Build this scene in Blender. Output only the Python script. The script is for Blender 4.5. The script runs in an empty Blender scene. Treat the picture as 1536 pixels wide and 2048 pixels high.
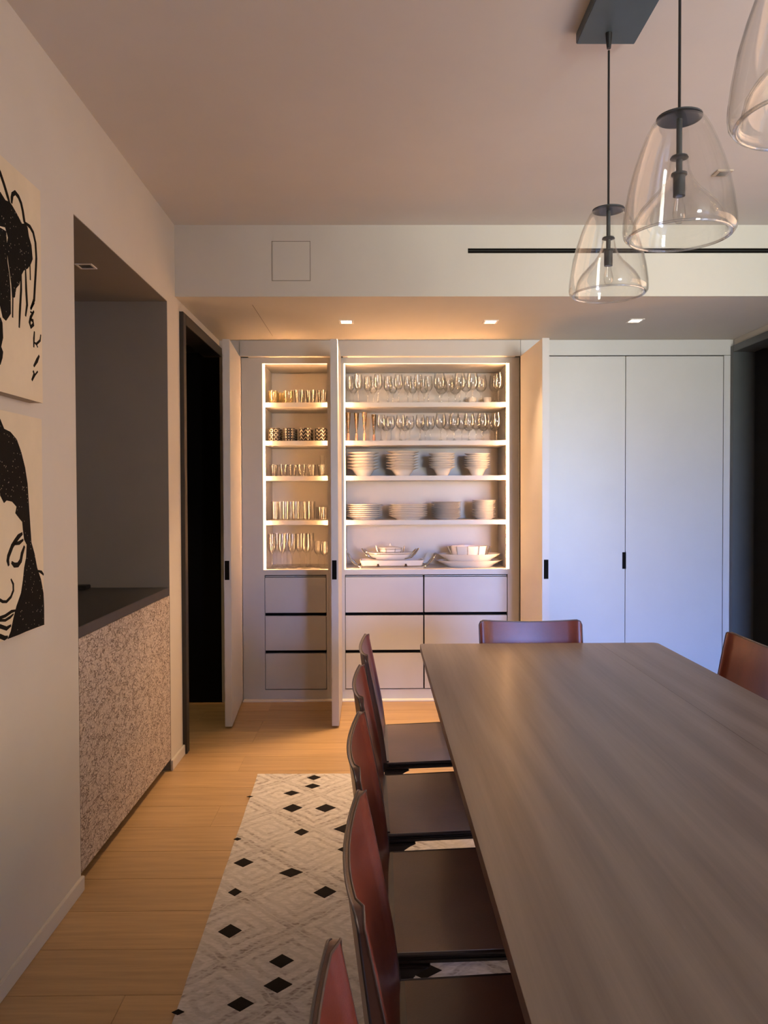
import bpy, bmesh, math, random
from mathutils import Vector, Matrix
random.seed(7)
S = bpy.context.scene
COL = S.collection

# ------------------------------------------------------------------ camera
F, W, H = 1575.0, 1536, 2048
CAMH = 1.38
_p, _r, _y = math.radians(1.1667), math.radians(-0.195), math.radians(0.5457)
FW = Vector((math.sin(_y) * math.cos(_p), math.cos(_y) * math.cos(_p), -math.sin(_p)))
RT0 = Vector((math.cos(_y), -math.sin(_y), 0)); UP0 = RT0.cross(FW)
RT = math.cos(_r) * RT0 + math.sin(_r) * UP0
UP = -math.sin(_r) * RT0 + math.cos(_r) * UP0
cam = bpy.data.cameras.new('camera'); camo = bpy.data.objects.new('camera', cam); COL.objects.link(camo)
cam.sensor_fit = 'HORIZONTAL'; cam.sensor_width = 36; cam.lens = F / W * 36; cam.clip_start = 0.02
M3 = Matrix((RT, UP, -FW)).transposed()
camo.matrix_world = Matrix.Translation((0, 0, CAMH)) @ M3.to_4x4()
S.camera = camo
def ray(u, v): return FW + RT * (u - 768) / F - UP * (v - 1024) / F
def onX(u, v, X): d = ray(u, v); return Vector((0, 0, CAMH)) + d * (X / d.x)
def onY(u, v, Y): d = ray(u, v); return Vector((0, 0, CAMH)) + d * (Y / d.y)
def onZ(u, v, Z): d = ray(u, v); return Vector((0, 0, CAMH)) + d * ((Z - CAMH) / d.z)

S.view_settings.view_transform = 'Standard'; S.view_settings.look = 'None'
S.view_settings.gamma = 1.0; S.view_settings.use_curve_mapping = False
S.view_settings.exposure = 0.0
S.cycles.use_denoising = True
S.cycles.transparent_max_bounces = 40
S.cycles.max_bounces = 10
S.cycles.sample_clamp_indirect = 6.0

# ------------------------------------------------------------------ sky: blue evening, warm towards the sunset (+X), warm city below the horizon
SKY = 112.0
w = bpy.data.worlds.new('world'); S.world = w; w.use_nodes = True
nt = w.node_tree; nt.nodes.clear()
o_ = nt.nodes.new('ShaderNodeOutputWorld'); bg = nt.nodes.new('ShaderNodeBackground')
tc = nt.nodes.new('ShaderNodeTexCoord'); sp = nt.nodes.new('ShaderNodeSeparateXYZ')
nt.links.new(tc.outputs['Generated'], sp.inputs[0])
def mr(inp, a, b):
    m = nt.nodes.new('ShaderNodeMapRange'); m.interpolation_type = 'SMOOTHSTEP'
    m.inputs[1].default_value = a; m.inputs[2].default_value = b; nt.links.new(inp, m.inputs[0]); return m.outputs[0]
def mixc(fac, a, b):
    m = nt.nodes.new('ShaderNodeMix'); m.data_type = 'RGBA'
    nt.links.new(fac, m.inputs[0])
    for k, c in ((6, a), (7, b)):
        if isinstance(c, tuple): m.inputs[k].default_value = (*c, 1)
        else: nt.links.new(c, m.inputs[k])
    return m.outputs[2]
up_ = mixc(mr(sp.outputs['Z'], -0.01, 0.10), (0.50, 0.50, 0.45), (0.23, 0.46, 1.30))
dn_ = mixc(mr(sp.outputs['X'], 0.24, 0.5), up_, (0.042, 0.0262, 0.0172))
nt.links.new(dn_, bg.inputs[0]); bg.inputs[1].default_value = SKY
nt.links.new(bg.outputs[0], o_.inputs[0])

# warm light levels
LED_POWER, SPOT_POWER = 165.0, 190.0
WARM = (1.0, 0.48, 0.19)

def portal(name, loc, rot, sx, sy):
    l = bpy.data.lights.new(name, 'AREA'); l.shape = 'RECTANGLE'; l.size = sx; l.size_y = sy
    l.cycles.is_portal = True
    o = bpy.data.objects.new(name, l); COL.objects.link(o); o.location = loc; o.rotation_euler = rot
WB = (0.9, 3.25, -4.2, 0.25, 2.45)      # back window: x0 x1 y z0 z1
WR = (0.2, 3.4, 2.389, 0.95, 2.35)     # side window: y0 y1 x z0 z1
portal('window_portal', ((WB[0]+WB[1])/2, WB[2]-0.12, (WB[3]+WB[4])/2), (math.radians(90), 0, 0), WB[1]-WB[0], WB[4]-WB[3])
portal('window_portal', (WR[2]+0.12, (WR[0]+WR[1])/2, (WR[3]+WR[4])/2), (0, math.radians(90), 0), WR[4]-WR[3], WR[1]-WR[0])

# ------------------------------------------------------------------ helpers
def tag(o, label=None, cat=None, group=None, kind=None):
    if label: o['label'] = label
    if cat: o['category'] = cat
    if group: o['group'] = group
    if kind: o['kind'] = kind
    return o
def empty(name, loc=(0, 0, 0), rz=0):
    o = bpy.data.objects.new(name, None); COL.objects.link(o); o.empty_display_size = 0.05
    o.location = loc; o.rotation_euler = (0, 0, rz); return o
class MB:
    def __init__(s): s.v = []; s.f = []
    def add(s, vs, fs):
        n = len(s.v); s.v += [tuple(a) for a in vs]; s.f += [tuple(i + n for i in q) for q in fs]; return s
    def box(s, x0, x1, y0, y1, z0, z1):
        if x0 > x1: x0, x1 = x1, x0
        if y0 > y1: y0, y1 = y1, y0
        if z0 > z1: z0, z1 = z1, z0
        return s.add([(x0,y0,z0),(x1,y0,z0),(x1,y1,z0),(x0,y1,z0),(x0,y0,z1),(x1,y0,z1),(x1,y1,z1),(x0,y1,z1)],
                     [(0,3,2,1),(4,5,6,7),(0,1,5,4),(1,2,6,5),(2,3,7,6),(3,0,4,7)])
    def prism(s, pts, z0, z1):
        n = len(pts)
        return s.add([(x, y, z0) for x, y in pts] + [(x, y, z1) for x, y in pts],
                     [tuple(range(n - 1, -1, -1)), tuple(range(n, 2 * n))] + [(i, (i + 1) % n, n + (i + 1) % n, n + i) for i in range(n)])
    def lathe(s, prof, seg=20, c=(0, 0, 0), sx=1, sy=1):
        n = len(s.v); m = len(prof)
        for r, z in prof:
            for k in range(seg):
                a = 2 * math.pi * k / seg
                s.v.append((c[0] + sx * r * math.cos(a), c[1] + sy * r * math.sin(a), c[2] + z))
        for i in range(m - 1):
            for k in range(seg):
                a, b = n + i * seg + k, n + i * seg + (k + 1) % seg
                s.f.append((a, b, b + seg, a + seg))
        return s
    def tube(s, pts, r, seg=8, caps=True):
        pts = [Vector(p) for p in pts]; n0 = len(s.v); N = len(pts)
        rr = r if isinstance(r, (list, tuple)) else [r] * N
        pa = None
        for i, p in enumerate(pts):
            t = (pts[min(i + 1, N - 1)] - pts[max(i - 1, 0)]).normalized()
            if pa is None:
                a = t.orthogonal().normalized()
            else:
                a = (pa - t * pa.dot(t)).normalized()
            pa = a; b = t.cross(a)
            for k in range(seg):
                q = 2 * math.pi * k / seg
                s.v.append(tuple(p + (a * math.cos(q) + b * math.sin(q)) * rr[i]))
        for i in range(N - 1):
            for k in range(seg):
                a, b = n0 + i * seg + k, n0 + i * seg + (k + 1) % seg
                s.f.append((a, b, b + seg, a + seg))
        if caps:
            s.f.append(tuple(n0 + k for k in range(seg - 1, -1, -1)))
            s.f.append(tuple(n0 + (N - 1) * seg + k for k in range(seg)))
        return s
    def mesh(s, name, smooth=False, bevel=0, merge=False):
        me = bpy.data.meshes.new(name); me.from_pydata(s.v, [], s.f); me.update()
        if bevel or merge:
            bm = bmesh.new(); bm.from_mesh(me)
            if merge: bmesh.ops.remove_doubles(bm, verts=bm.verts, dist=1e-5)
            if bevel:
                es = [e for e in bm.edges if len(e.link_faces) == 2 and e.calc_face_angle(0) > 0.6]
                bmesh.ops.bevel(bm, geom=es, offset=bevel, segments=2, affect='EDGES', clamp_overlap=True)
            bmesh.ops.recalc_face_normals(bm, faces=bm.faces)
            bm.to_mesh(me); bm.free()
        if smooth:
            me.polygons.foreach_set('use_smooth', [True] * len(me.polygons))
            try: me.set_sharp_from_angle(angle=math.radians(smooth if smooth is not True else 40))
            except Exception: pass
        return me
    def build(s, name, mat, parent=None, smooth=False, bevel=0, merge=False):
        """vertices are world coordinates; a parented part is stored relative to its thing"""
        if parent is not None and parent.get('_base') is not None:
            b = Vector(parent['_base']); s.v = [tuple(Vector(q) - b) for q in s.v]
        o = bpy.data.objects.new(name, s.mesh(name, smooth, bevel, merge)); COL.objects.link(o)
        o.data.materials.append(mat)
        if parent is not None:
            o.parent = parent
            if parent.get('_base') is not None: o['_base'] = parent['_base']
        return o
def thing(name, loc, label, cat, group=None, kind=None):
    o = empty(name, loc); o['_base'] = tuple(loc); tag(o, label, cat, group, kind); return o
def solo(name, mb, mat, base, label, cat, group=None, kind=None, **k):
    """one-mesh thing whose origin sits at its base"""
    b = Vector(base); mb.v = [tuple(Vector(q) - b) for q in mb.v]
    o = mb.build(name, mat, None, **k); o.location = base; tag(o, label, cat, group, kind); o['_base'] = tuple(base); return o
def struct(name, mb, mat, **k):
    o = mb.build(name, mat, None, **k); o['kind'] = 'structure'; return o
def place(me, name, mat, loc, label, cat, group, rz=0, sc=1.0):
    o = bpy.data.objects.new(name, me); COL.objects.link(o); o.location = loc; o.rotation_euler = (0, 0, rz)
    o.scale = (sc, sc, sc)
    if not me.materials: me.materials.append(mat)
    return tag(o, label, cat, group)
ORD = ['', 'first', 'second', 'third', 'fourth', 'fifth', 'sixth', 'seventh', 'eighth', 'ninth', 'tenth', 'eleventh', 'twelfth', 'thirteenth', 'fourteenth', 'fifteenth', 'sixteenth', 'seventeenth', 'eighteenth']

# ------------------------------------------------------------------ materials
def mat(name, col, rough=0.5, metal=0, noise=0.0, nscale=8, bump=0.0, bscale=60, spec=0.5, stretch=None, coat=0.0, emit=None, es=0, rand=0.0, col2=None):
    m = bpy.data.materials.new(name); m.use_nodes = True; t = m.node_tree; b = t.nodes['Principled BSDF']
    b.inputs['Base Color'].default_value = (*col, 1); b.inputs['Roughness'].default_value = rough
    b.inputs['Metallic'].default_value = metal; b.inputs['Specular IOR Level'].default_value = spec
    b.inputs['Coat Weight'].default_value = coat; b.inputs['Coat Roughness'].default_value = 0.15
    if emit: b.inputs['Emission Color'].default_value = (*emit, 1); b.inputs['Emission Strength'].default_value = es
    tc = t.nodes.new('ShaderNodeTexCoord'); mp = t.nodes.new('ShaderNodeMapping'); t.links.new(tc.outputs['Object'], mp.inputs[0])
    if stretch: mp.inputs['Scale'].default_value = stretch
    if noise or rand:
        n = t.nodes.new('ShaderNodeTexNoise'); n.inputs['Scale'].default_value = nscale; n.inputs['Detail'].default_value = 6
        n.inputs['Roughness'].default_value = 0.6
        t.links.new(mp.outputs[0], n.inputs['Vector'])
        if rand:
            oi = t.nodes.new('ShaderNodeObjectInfo'); va = t.nodes.new('ShaderNodeVectorMath'); va.operation = 'ADD'
            vm = t.nodes.new('ShaderNodeVectorMath'); vm.operation = 'SCALE'; vm.inputs[3].default_value = 40
            cb = t.nodes.new('ShaderNodeCombineXYZ')
            for k in range(3): t.links.new(oi.outputs['Random'], cb.inputs[k])
            t.links.new(cb.outputs[0], vm.inputs[0]); t.links.new(mp.outputs[0], va.inputs[0]); t.links.new(vm.outputs[0], va.inputs[1])
            t.links.new(va.outputs[0], n.inputs['Vector'])
        r = t.nodes.new('ShaderNodeValToRGB')
        c2 = col2 or tuple(c * (1 - noise) for c in col)
        c1 = tuple(min(1, c * (1 + noise * 0.6)) for c in col)
        r.color_ramp.elements[0].position = 0.3; r.color_ramp.elements[1].position = 0.7
        r.color_ramp.elements[0].color = (*c2, 1); r.color_ramp.elements[1].color = (*c1, 1)
        t.links.new(n.outputs['Fac'], r.inputs[0]); out = r.outputs[0]
        if rand:
            hs = t.nodes.new('ShaderNodeHueSaturation'); mm = t.nodes.new('ShaderNodeMapRange')
            mm.inputs[3].default_value = 1 - rand; mm.inputs[4].default_value = 1 + rand
            t.links.new(oi.outputs['Random'], mm.inputs[0]); t.links.new(mm.outputs[0], hs.inputs['Value']); t.links.new(out, hs.inputs['Color']); out = hs.outputs[0]
        t.links.new(out, b.inputs['Base Color'])
    if bump:
        n2 = t.nodes.new('ShaderNodeTexNoise'); n2.inputs['Scale'].default_value = bscale; n2.inputs['Detail'].default_value = 4
        t.links.new(mp.outputs[0], n2.inputs['Vector'])
        bp = t.nodes.new('ShaderNodeBump'); bp.inputs['Strength'].default_value = bump; bp.inputs['Distance'].default_value = 0.002
        t.links.new(n2.outputs['Fac'], bp.inputs['Height']); t.links.new(bp.outputs[0], b.inputs['Normal'])
    return m
def thin_glass(name, tint=(0.985, 0.985, 0.98), edge=0.85, base=0.07, power=2.6, body=0.0, bodycol=(.8,.7,.5)):
    m = bpy.data.materials.new(name); m.use_nodes = True; t = m.node_tree; t.nodes.clear()
    o = t.nodes.new('ShaderNodeOutputMaterial'); tr = t.nodes.new('ShaderNodeBsdfTransparent'); gl = t.nodes.new('ShaderNodeBsdfGlossy')
    tr.inputs[0].default_value = (*tint, 1); gl.inputs['Roughness'].default_value = 0.02
    lw = t.nodes.new('ShaderNodeLayerWeight'); lw.inputs[0].default_value = 0.5
    pw = t.nodes.new('ShaderNodeMath'); pw.operation = 'POWER'; pw.inputs[1].default_value = power
    t.links.new(lw.outputs['Facing'], pw.inputs[0])
    ma = t.nodes.new('ShaderNodeMath'); ma.operation = 'MULTIPLY_ADD'; ma.inputs[1].default_value = edge; ma.inputs[2].default_value = base; ma.use_clamp = True
    t.links.new(pw.outputs[0], ma.inputs[0])
    mx = t.nodes.new('ShaderNodeMixShader'); t.links.new(ma.outputs[0], mx.inputs[0])
    first = tr.outputs[0]
    if body:
        df = t.nodes.new('ShaderNodeBsdfDiffuse'); df.inputs[0].default_value = (*bodycol, 1)
        m2 = t.nodes.new('ShaderNodeMixShader'); m2.inputs[0].default_value = body
        t.links.new(tr.outputs[0], m2.inputs[1]); t.links.new(df.outputs[0], m2.inputs[2]); first = m2.outputs[0]
    t.links.new(first, mx.inputs[1]); t.links.new(gl.outputs[0], mx.inputs[2]); t.links.new(mx.outputs[0], o.inputs[0])
    return m
def emitter(name, col, st):
    m = bpy.data.materials.new(name); m.use_nodes = True; t = m.node_tree; t.nodes.clear()
    o = t.nodes.new('ShaderNodeOutputMaterial'); e = t.nodes.new('ShaderNodeEmission'); e.inputs[0].default_value = (*col, 1); e.inputs[1].default_value = st
    t.links.new(e.outputs[0], o.inputs[0]); return m

PAINT = mat('warm_white_paint', (0.58, 0.55, 0.480), 0.75, noise=0.03, nscale=3, bump=0.05, bscale=250)
CEIL = mat('ceiling_paint', (0.62, 0.59, 0.55), 0.85, noise=0.03, nscale=2)
LACQ = mat('cabinet_lacquer', (0.56, 0.545, 0.52), 0.38, noise=0.025, nscale=5, bump=0.03, bscale=300)
TAUPE = mat('dark_taupe_paint', (0.23, 0.20, 0.16), 0.6, noise=0.05, nscale=4)
DARK = mat('dark_counter_stone', (0.028, 0.026, 0.024), 0.35, noise=0.2, nscale=14)
BLACK = mat('black_satin', (0.012, 0.012, 0.012), 0.45, noise=0.15, nscale=30)
DOORBLACK = mat('black_door_paint', (0.005, 0.004, 0.003), 0.7, spec=0.08, noise=0.1, nscale=10)
FRAME = mat('dark_bronze_frame', (0.030, 0.026, 0.021), 0.45, noise=0.1, nscale=20)
GREYDARK = mat('charcoal_panel', (0.045, 0.048, 0.046), 0.5, noise=0.08, nscale=6)
FRAMEG = mat('grey_door_frame', (0.075, 0.082, 0.08), 0.4, noise=0.06, nscale=10)
CANOPY = mat('slate_metal', (0.06, 0.088, 0.10), 0.45, noise=0.06, nscale=20)
PENDM = mat('pendant_dark_metal', (0.045, 0.05, 0.05), 0.4, noise=0.08, nscale=40)
STEEL = mat('polished_silver', (0.75, 0.72, 0.68), 0.15, metal=1, noise=0.05, nscale=30)
PALE = mat('pale_profile', (0.80, 0.76, 0.70), 0.35, noise=0.03, nscale=20)
CERAM = mat('white_glazed_ceramic', (0.78, 0.75, 0.70), 0.22, noise=0.03, nscale=12, coat=0.3)
CERAM2 = mat('grey_white_ceramic', (0.62, 0.60, 0.57), 0.3, noise=0.05, nscale=12, coat=0.2)
LEATH = mat('oxblood_leather', (0.165, 0.034, 0.016), 0.30, noise=0.25, nscale=7, bump=0.12, bscale=260, spec=0.35)
LEATHS = mat('reflection_browned_leather', (0.105, 0.043, 0.028), 0.36, noise=0.25, nscale=6, bump=0.15, bscale=260, coat=0.2)  # backrest leather made browner, with the seats' reflections put into the colour
LEATHD = mat('dark_edge_leather', (0.028, 0.017, 0.016), 0.32, noise=0.2, nscale=12, bump=0.1, bscale=260, coat=0.3)
PIPE = mat('worn_leather_edge', (0.085, 0.05, 0.038), 0.5, noise=0.3, nscale=25)
OAK = mat('oak_plank', (0.395, 0.257, 0.122), 0.42, noise=0.20, nscale=5, stretch=(0.55, 9, 9), bump=0.12, bscale=14, rand=0.09, coat=0.05)
SUBF = mat('subfloor', (0.12, 0.08, 0.05), 0.9, noise=0.1)
GLASS = thin_glass('clear_glass')
SHADEG = thin_glass('pendant_glass', (0.992, 0.99, 0.985), 0.90, 0.034, 4.4)
RIMG = thin_glass('pendant_rim_glass', (0.95, 0.95, 0.94), 0.7, 0.14, 2.0, 0.10, (0.85, 0.83, 0.80))
PANE = thin_glass('window_glass', (0.96, 0.97, 0.97), 0.8, 0.04, 5)
GOLDG = thin_glass('gold_glass', (0.66, 0.52, 0.30), 0.5, 0.06, 3, 0.16, (0.36, 0.26, 0.12))
AMBER = thin_glass('iridescent_amber_glass', (0.95, 0.90, 0.74), 0.6, 0.12, 2.5, 0.12, (0.75, 0.68, 0.45))
COPPER = mat('copper_stem', (0.55, 0.30, 0.22), 0.45, metal=0.2, noise=0.1, nscale=40)
LED = emitter('warm_led', WARM, LED_POWER)
LEDF = emitter('warm_led_diffuser', (1.0, 0.66, 0.34), 3.6)
LAMP = emitter('downlight_lens', (1.0, 0.72, 0.45), 14.0)

def table_wood():
    m = mat('fumed_oak_top', (0.15, 0.112, 0.088), 0.40, bump=0.10, bscale=9, stretch=(16, 0.9, 16), coat=0.03); t = m.node_tree; b = t.nodes['Principled BSDF']
    N = lambda k: t.nodes.new('ShaderNode' + k)
    tc = N('TexCoord'); oi = N('ObjectInfo'); va = N('VectorMath'); va.operation = 'ADD'; cb = N('CombineXYZ'); ml = N('Math'); ml.operation = 'MULTIPLY'; ml.inputs[1].default_value = 9
    t.links.new(oi.outputs['Random'], ml.inputs[0]); t.links.new(ml.outputs[0], cb.inputs[0]); t.links.new(ml.outputs[0], cb.inputs[1])
    t.links.new(tc.outputs['Object'], va.inputs[0]); t.links.new(cb.outputs[0], va.inputs[1])
    m1 = N('Mapping'); m1.inputs['Scale'].default_value = (1, 0.16, 1); t.links.new(va.outputs[0], m1.inputs[0])
    wv = N('TexWave'); wv.bands_direction = 'X'; wv.inputs['Scale'].default_value = 2.6; wv.inputs['Distortion'].default_value = 9; wv.inputs['Detail'].default_value = 3; wv.inputs['Detail Scale'].default_value = 1.1
    t.links.new(m1.outputs[0], wv.inputs['Vector'])
    m2 = N('Mapping'); m2.inputs['Scale'].default_value = (70, 2.2, 1); t.links.new(va.outputs[0], m2.inputs[0])
    n2 = N('TexNoise'); n2.inputs['Scale'].default_value = 1; n2.inputs['Detail'].default_value = 5; n2.inputs['Roughness'].default_value = 0.65; t.links.new(m2.outputs[0], n2.inputs['Vector'])
    mm = N('Mix'); mm.data_type = 'FLOAT'; mm.inputs[0].default_value = 0.72; t.links.new(wv.outputs['Fac'], mm.inputs[2]); t.links.new(n2.outputs['Fac'], mm.inputs[3])
    r = N('ValToRGB'); r.color_ramp.elements[0].position = 0.25; r.color_ramp.elements[1].position = 0.75
    r.color_ramp.elements[0].color = (0.112, 0.083, 0.066, 1); r.color_ramp.elements[1].color = (0.178, 0.138, 0.111, 1)
    t.links.new(mm.outputs[0], r.inputs[0]); t.links.new(r.outputs[0], b.inputs['Base Color'])
    return m
TABLE = table_wood()
TLEG = mat('dark_table_leg_wood', (0.07, 0.05, 0.04), 0.5, noise=0.25, nscale=4, stretch=(6, 6, 0.6))

def crackle():
    m = bpy.data.materials.new('crackled_plaster'); m.use_nodes = True; t = m.node_tree; b = t.nodes['Principled BSDF']
    b.inputs['Roughness'].default_value = 0.7
    tc_ = t.nodes.new('ShaderNodeTexCoord'); tc = t.nodes.new('ShaderNodeMapping'); tc.inputs['Scale'].default_value = (1, 0.55, 1); t.links.new(tc_.outputs['Object'], tc.inputs[0]); n = t.nodes.new('ShaderNodeTexNoise'); n.inputs['Scale'].default_value = 22; n.inputs['Detail'].default_value = 3
    t.links.new(tc.outputs[0], n.inputs['Vector'])
    mx = t.nodes.new('ShaderNodeMix'); mx.data_type = 'RGBA'; mx.blend_type = 'ADD'; mx.inputs[0].default_value = 0.09
    t.links.new(tc.outputs[0], mx.inputs[6]); t.links.new(n.outputs['Color'], mx.inputs[7])
    v = t.nodes.new('ShaderNodeTexVoronoi'); v.feature = 'DISTANCE_TO_EDGE'; v.inputs['Scale'].default_value = 54
    t.links.new(mx.outputs[2], v.inputs['Vector'])
    n2 = t.nodes.new('ShaderNodeTexNoise'); n2.inputs['Scale'].default_value = 34; n2.inputs['Detail'].default_value = 2
    t.links.new(tc.outputs[0], n2.inputs['Vector'])
    # a crack shows only where the second noise lets it: short broken dashes
    mk = t.nodes.new('ShaderNodeMapRange'); mk.inputs[1].default_value = 0.40; mk.inputs[2].default_value = 0.50; mk.inputs[3].default_value = 0.0; mk.inputs[4].default_value = 1
    t.links.new(n2.outputs['Fac'], mk.inputs[0])
    ed = t.nodes.new('ShaderNodeMapRange'); ed.inputs[1].default_value = 0.0; ed.inputs[2].default_value = 0.095
    ed.inputs[3].default_value = 1; ed.inputs[4].default_value = 0; t.links.new(v.outputs['Distance'], ed.inputs[0])
    ml = t.nodes.new('ShaderNodeMath'); ml.operation = 'MULTIPLY'; t.links.new(mk.outputs[0], ml.inputs[0]); t.links.new(ed.outputs[0], ml.inputs[1])
    n3 = t.nodes.new('ShaderNodeTexNoise'); n3.inputs['Scale'].default_value = 120; n3.inputs['Detail'].default_value = 3
    t.links.new(tc.outputs[0], n3.inputs['Vector'])
    r = t.nodes.new('ShaderNodeValToRGB'); r.color_ramp.elements[0].position = 0.3; r.color_ramp.elements[1].position = 0.68
    r.color_ramp.elements[0].color = (0.33, 0.27, 0.225, 1); r.color_ramp.elements[1].color = (0.60, 0.52, 0.455, 1)
    t.links.new(n3.outputs['Fac'], r.inputs[0])
    c = t.nodes.new('ShaderNodeMix'); c.data_type = 'RGBA'; t.links.new(ml.outputs[0], c.inputs[0]); t.links.new(r.outputs[0], c.inputs[6]); c.inputs[7].default_value = (0.13, 0.09, 0.066, 1)
    t.links.new(c.outputs[2], b.inputs['Base Color'])
    sb = t.nodes.new('ShaderNodeMath'); sb.operation = 'MULTIPLY_ADD'; sb.inputs[1].default_value = -1.0; t.links.new(ml.outputs[0], sb.inputs[0]); t.links.new(n3.outputs['Fac'], sb.inputs[2])
    bp = t.nodes.new('ShaderNodeBump'); bp.inputs['Strength'].default_value = 0.8; bp.inputs['Distance'].default_value = 0.004
    t.links.new(sb.outputs[0], bp.inputs['Height']); t.links.new(bp.outputs[0], b.inputs['Normal'])
    return m
CRACK = crackle()

def rug_mat():
    m = bpy.data.materials.new('woven_cream_rug'); m.use_nodes = True; t = m.node_tree; b = t.nodes['Principled BSDF']
    b.inputs['Roughness'].default_value = 0.95; b.inputs['Specular IOR Level'].default_value = 0.1
    N = lambda k: t.nodes.new('ShaderNode' + k)
    tc = N('TexCoord'); nz = N('TexNoise'); nz.inputs['Scale'].default_value = 14; nz.inputs['Detail'].default_value = 4
    t.links.new(tc.outputs['Object'], nz.inputs['Vector'])
    mx = N('Mix'); mx.data_type = 'RGBA'; mx.blend_type = 'LINEAR_LIGHT'; mx.inputs[0].default_value = 0.02
    t.links.new(tc.outputs['Object'], mx.inputs[6]); t.links.new(nz.outputs['Color'], mx.inputs[7])
    sp = N('SeparateXYZ'); t.links.new(mx.outputs[2], sp.inputs[0])
    def math_(op, a, bb=None, c=None):
        q = N('Math'); q.operation = op
        for i, x in enumerate((a, bb, c)):
            if x is None: continue
            if isinstance(x, (int, float)): q.inputs[i].default_value = x
            else: t.links.new(x, q.inputs[i])
        return q.outputs[0]
    def tri(x, per, off):
        fr = math_('FRACT', math_('MULTIPLY_ADD', x, 1 / per, off)); return math_('ABSOLUTE', math_('SUBTRACT', fr, 0.5))
    a = tri(sp.outputs['X'], 0.372, 0.12); c = tri(sp.outputs['Y'], 0.372, 0.25)
    d = math_('ADD', a, c)                          # 0 .. 1, diamonds
    d = math_('ABSOLUTE', math_('SUBTRACT', d, 0.5))  # second lattice shares the bands
    band = math_('SINE', math_('MULTIPLY', d, 2 * math.pi * 6.5))
    lo = N('TexNoise'); lo.inputs['Scale'].default_value = 5; lo.inputs['Detail'].default_value = 2; t.links.new(tc.outputs['Object'], lo.inputs['Vector'])
    mpp = N('Mapping'); mpp.inputs['Scale'].default_value = (45, 110, 45); mpp.inputs['Rotation'].default_value = (0, 0, 0.5); t.links.new(tc.outputs['Object'], mpp.inputs[0])
    hi = N('TexNoise'); hi.inputs['Scale'].default_value = 1.0; hi.inputs['Detail'].default_value = 5; t.links.new(mpp.outputs[0], hi.inputs['Vector'])
    bm = N('MapRange'); bm.inputs[1].default_value = -0.1; bm.inputs[2].default_value = 0.7; t.links.new(band, bm.inputs[0])
    hm = N('MapRange'); hm.inputs[1].default_value = 0.40; hm.inputs[2].default_value = 0.66; t.links.new(hi.outputs['Fac'], hm.inputs[0])
    lm = N('MapRange'); lm.inputs[1].default_value = 0.30; lm.inputs[2].default_value = 0.62; lm.inputs[3].default_value = 0.25; t.links.new(lo.outputs['Fac'], lm.inputs[0])
    fac = math_('MULTIPLY', math_('MULTIPLY', bm.outputs[0], hm.outputs[0]), lm.outputs[0])
    base = N('ValToRGB'); base.color_ramp.elements[0].color = (0.41, 0.395, 0.385, 1); base.color_ramp.elements[1].color = (0.57, 0.55, 0.535, 1)
    base.color_ramp.elements[0].position = 0.3; base.color_ramp.elements[1].position = 0.7; t.links.new(hi.outputs['Fac'], base.inputs[0])
    c = N('Mix'); c.data_type = 'RGBA'; t.links.new(fac, c.inputs[0]); t.links.new(base.outputs[0], c.inputs[6]); c.inputs[7].default_value = (0.185, 0.158, 0.145, 1)
    t.links.new(c.outputs[2], b.inputs['Base Color'])
    bp = N('Bump'); bp.inputs['Strength'].default_value = 0.5; bp.inputs['Distance'].default_value = 0.004
    t.links.new(hi.outputs['Fac'], bp.inputs['Height']); t.links.new(bp.outputs[0], b.inputs['Normal'])
    return m
RUG = rug_mat()
HIDE = mat('black_hide_patch', (0.008, 0.006, 0.006), 0.9, spec=0.15, noise=0.3, nscale=60, bump=0.3, bscale=300)
CANVAS = mat('cream_canvas', (0.68, 0.59, 0.415), 0.7, noise=0.10, nscale=3.5, bump=0.06, bscale=200)
CANVASE = mat('canvas_side', (0.50, 0.42, 0.32), 0.8, noise=0.1, nscale=12)
def glitter():
    m = mat('black_glitter_paint', (0.006, 0.0055, 0.005), 0.75, spec=0.08, bump=0.3, bscale=220); t = m.node_tree; b = t.nodes['Principled BSDF']
    tc = t.nodes.new('ShaderNodeTexCoord'); v = t.nodes.new('ShaderNodeTexVoronoi'); v.inputs['Scale'].default_value = 150
    t.links.new(tc.outputs['Object'], v.inputs['Vector'])
    sx = t.nodes.new('ShaderNodeSeparateColor'); t.links.new(v.outputs['Color'], sx.inputs[0])
    g = t.nodes.new('ShaderNodeMath'); g.operation = 'GREATER_THAN'; g.inputs[1].default_value = 0.92; t.links.new(sx.outputs[0], g.inputs[0])
    g2 = t.nodes.new('ShaderNodeMath'); g2.operation = 'LESS_THAN'; g2.inputs[1].default_value = 0.32; t.links.new(v.outputs['Distance'], g2.inputs[0])
    ml = t.nodes.new('ShaderNodeMath'); ml.operation = 'MULTIPLY'; t.links.new(g.outputs[0], ml.inputs[0]); t.links.new(g2.outputs[0], ml.inputs[1])
    c = t.nodes.new('ShaderNodeMix'); c.data_type = 'RGBA'; t.links.new(ml.outputs[0], c.inputs[0]); c.inputs[6].default_value = (0.006, 0.0055, 0.005, 1); c.inputs[7].default_value = (0.30, 0.26, 0.20, 1)
    t.links.new(c.outputs[2], b.inputs['Base Color']); return m
GLIT = glitter()
INK = mat('black_ink', (0.007, 0.006, 0.005), 0.7, spec=0.08, noise=0.2, nscale=50)

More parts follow.
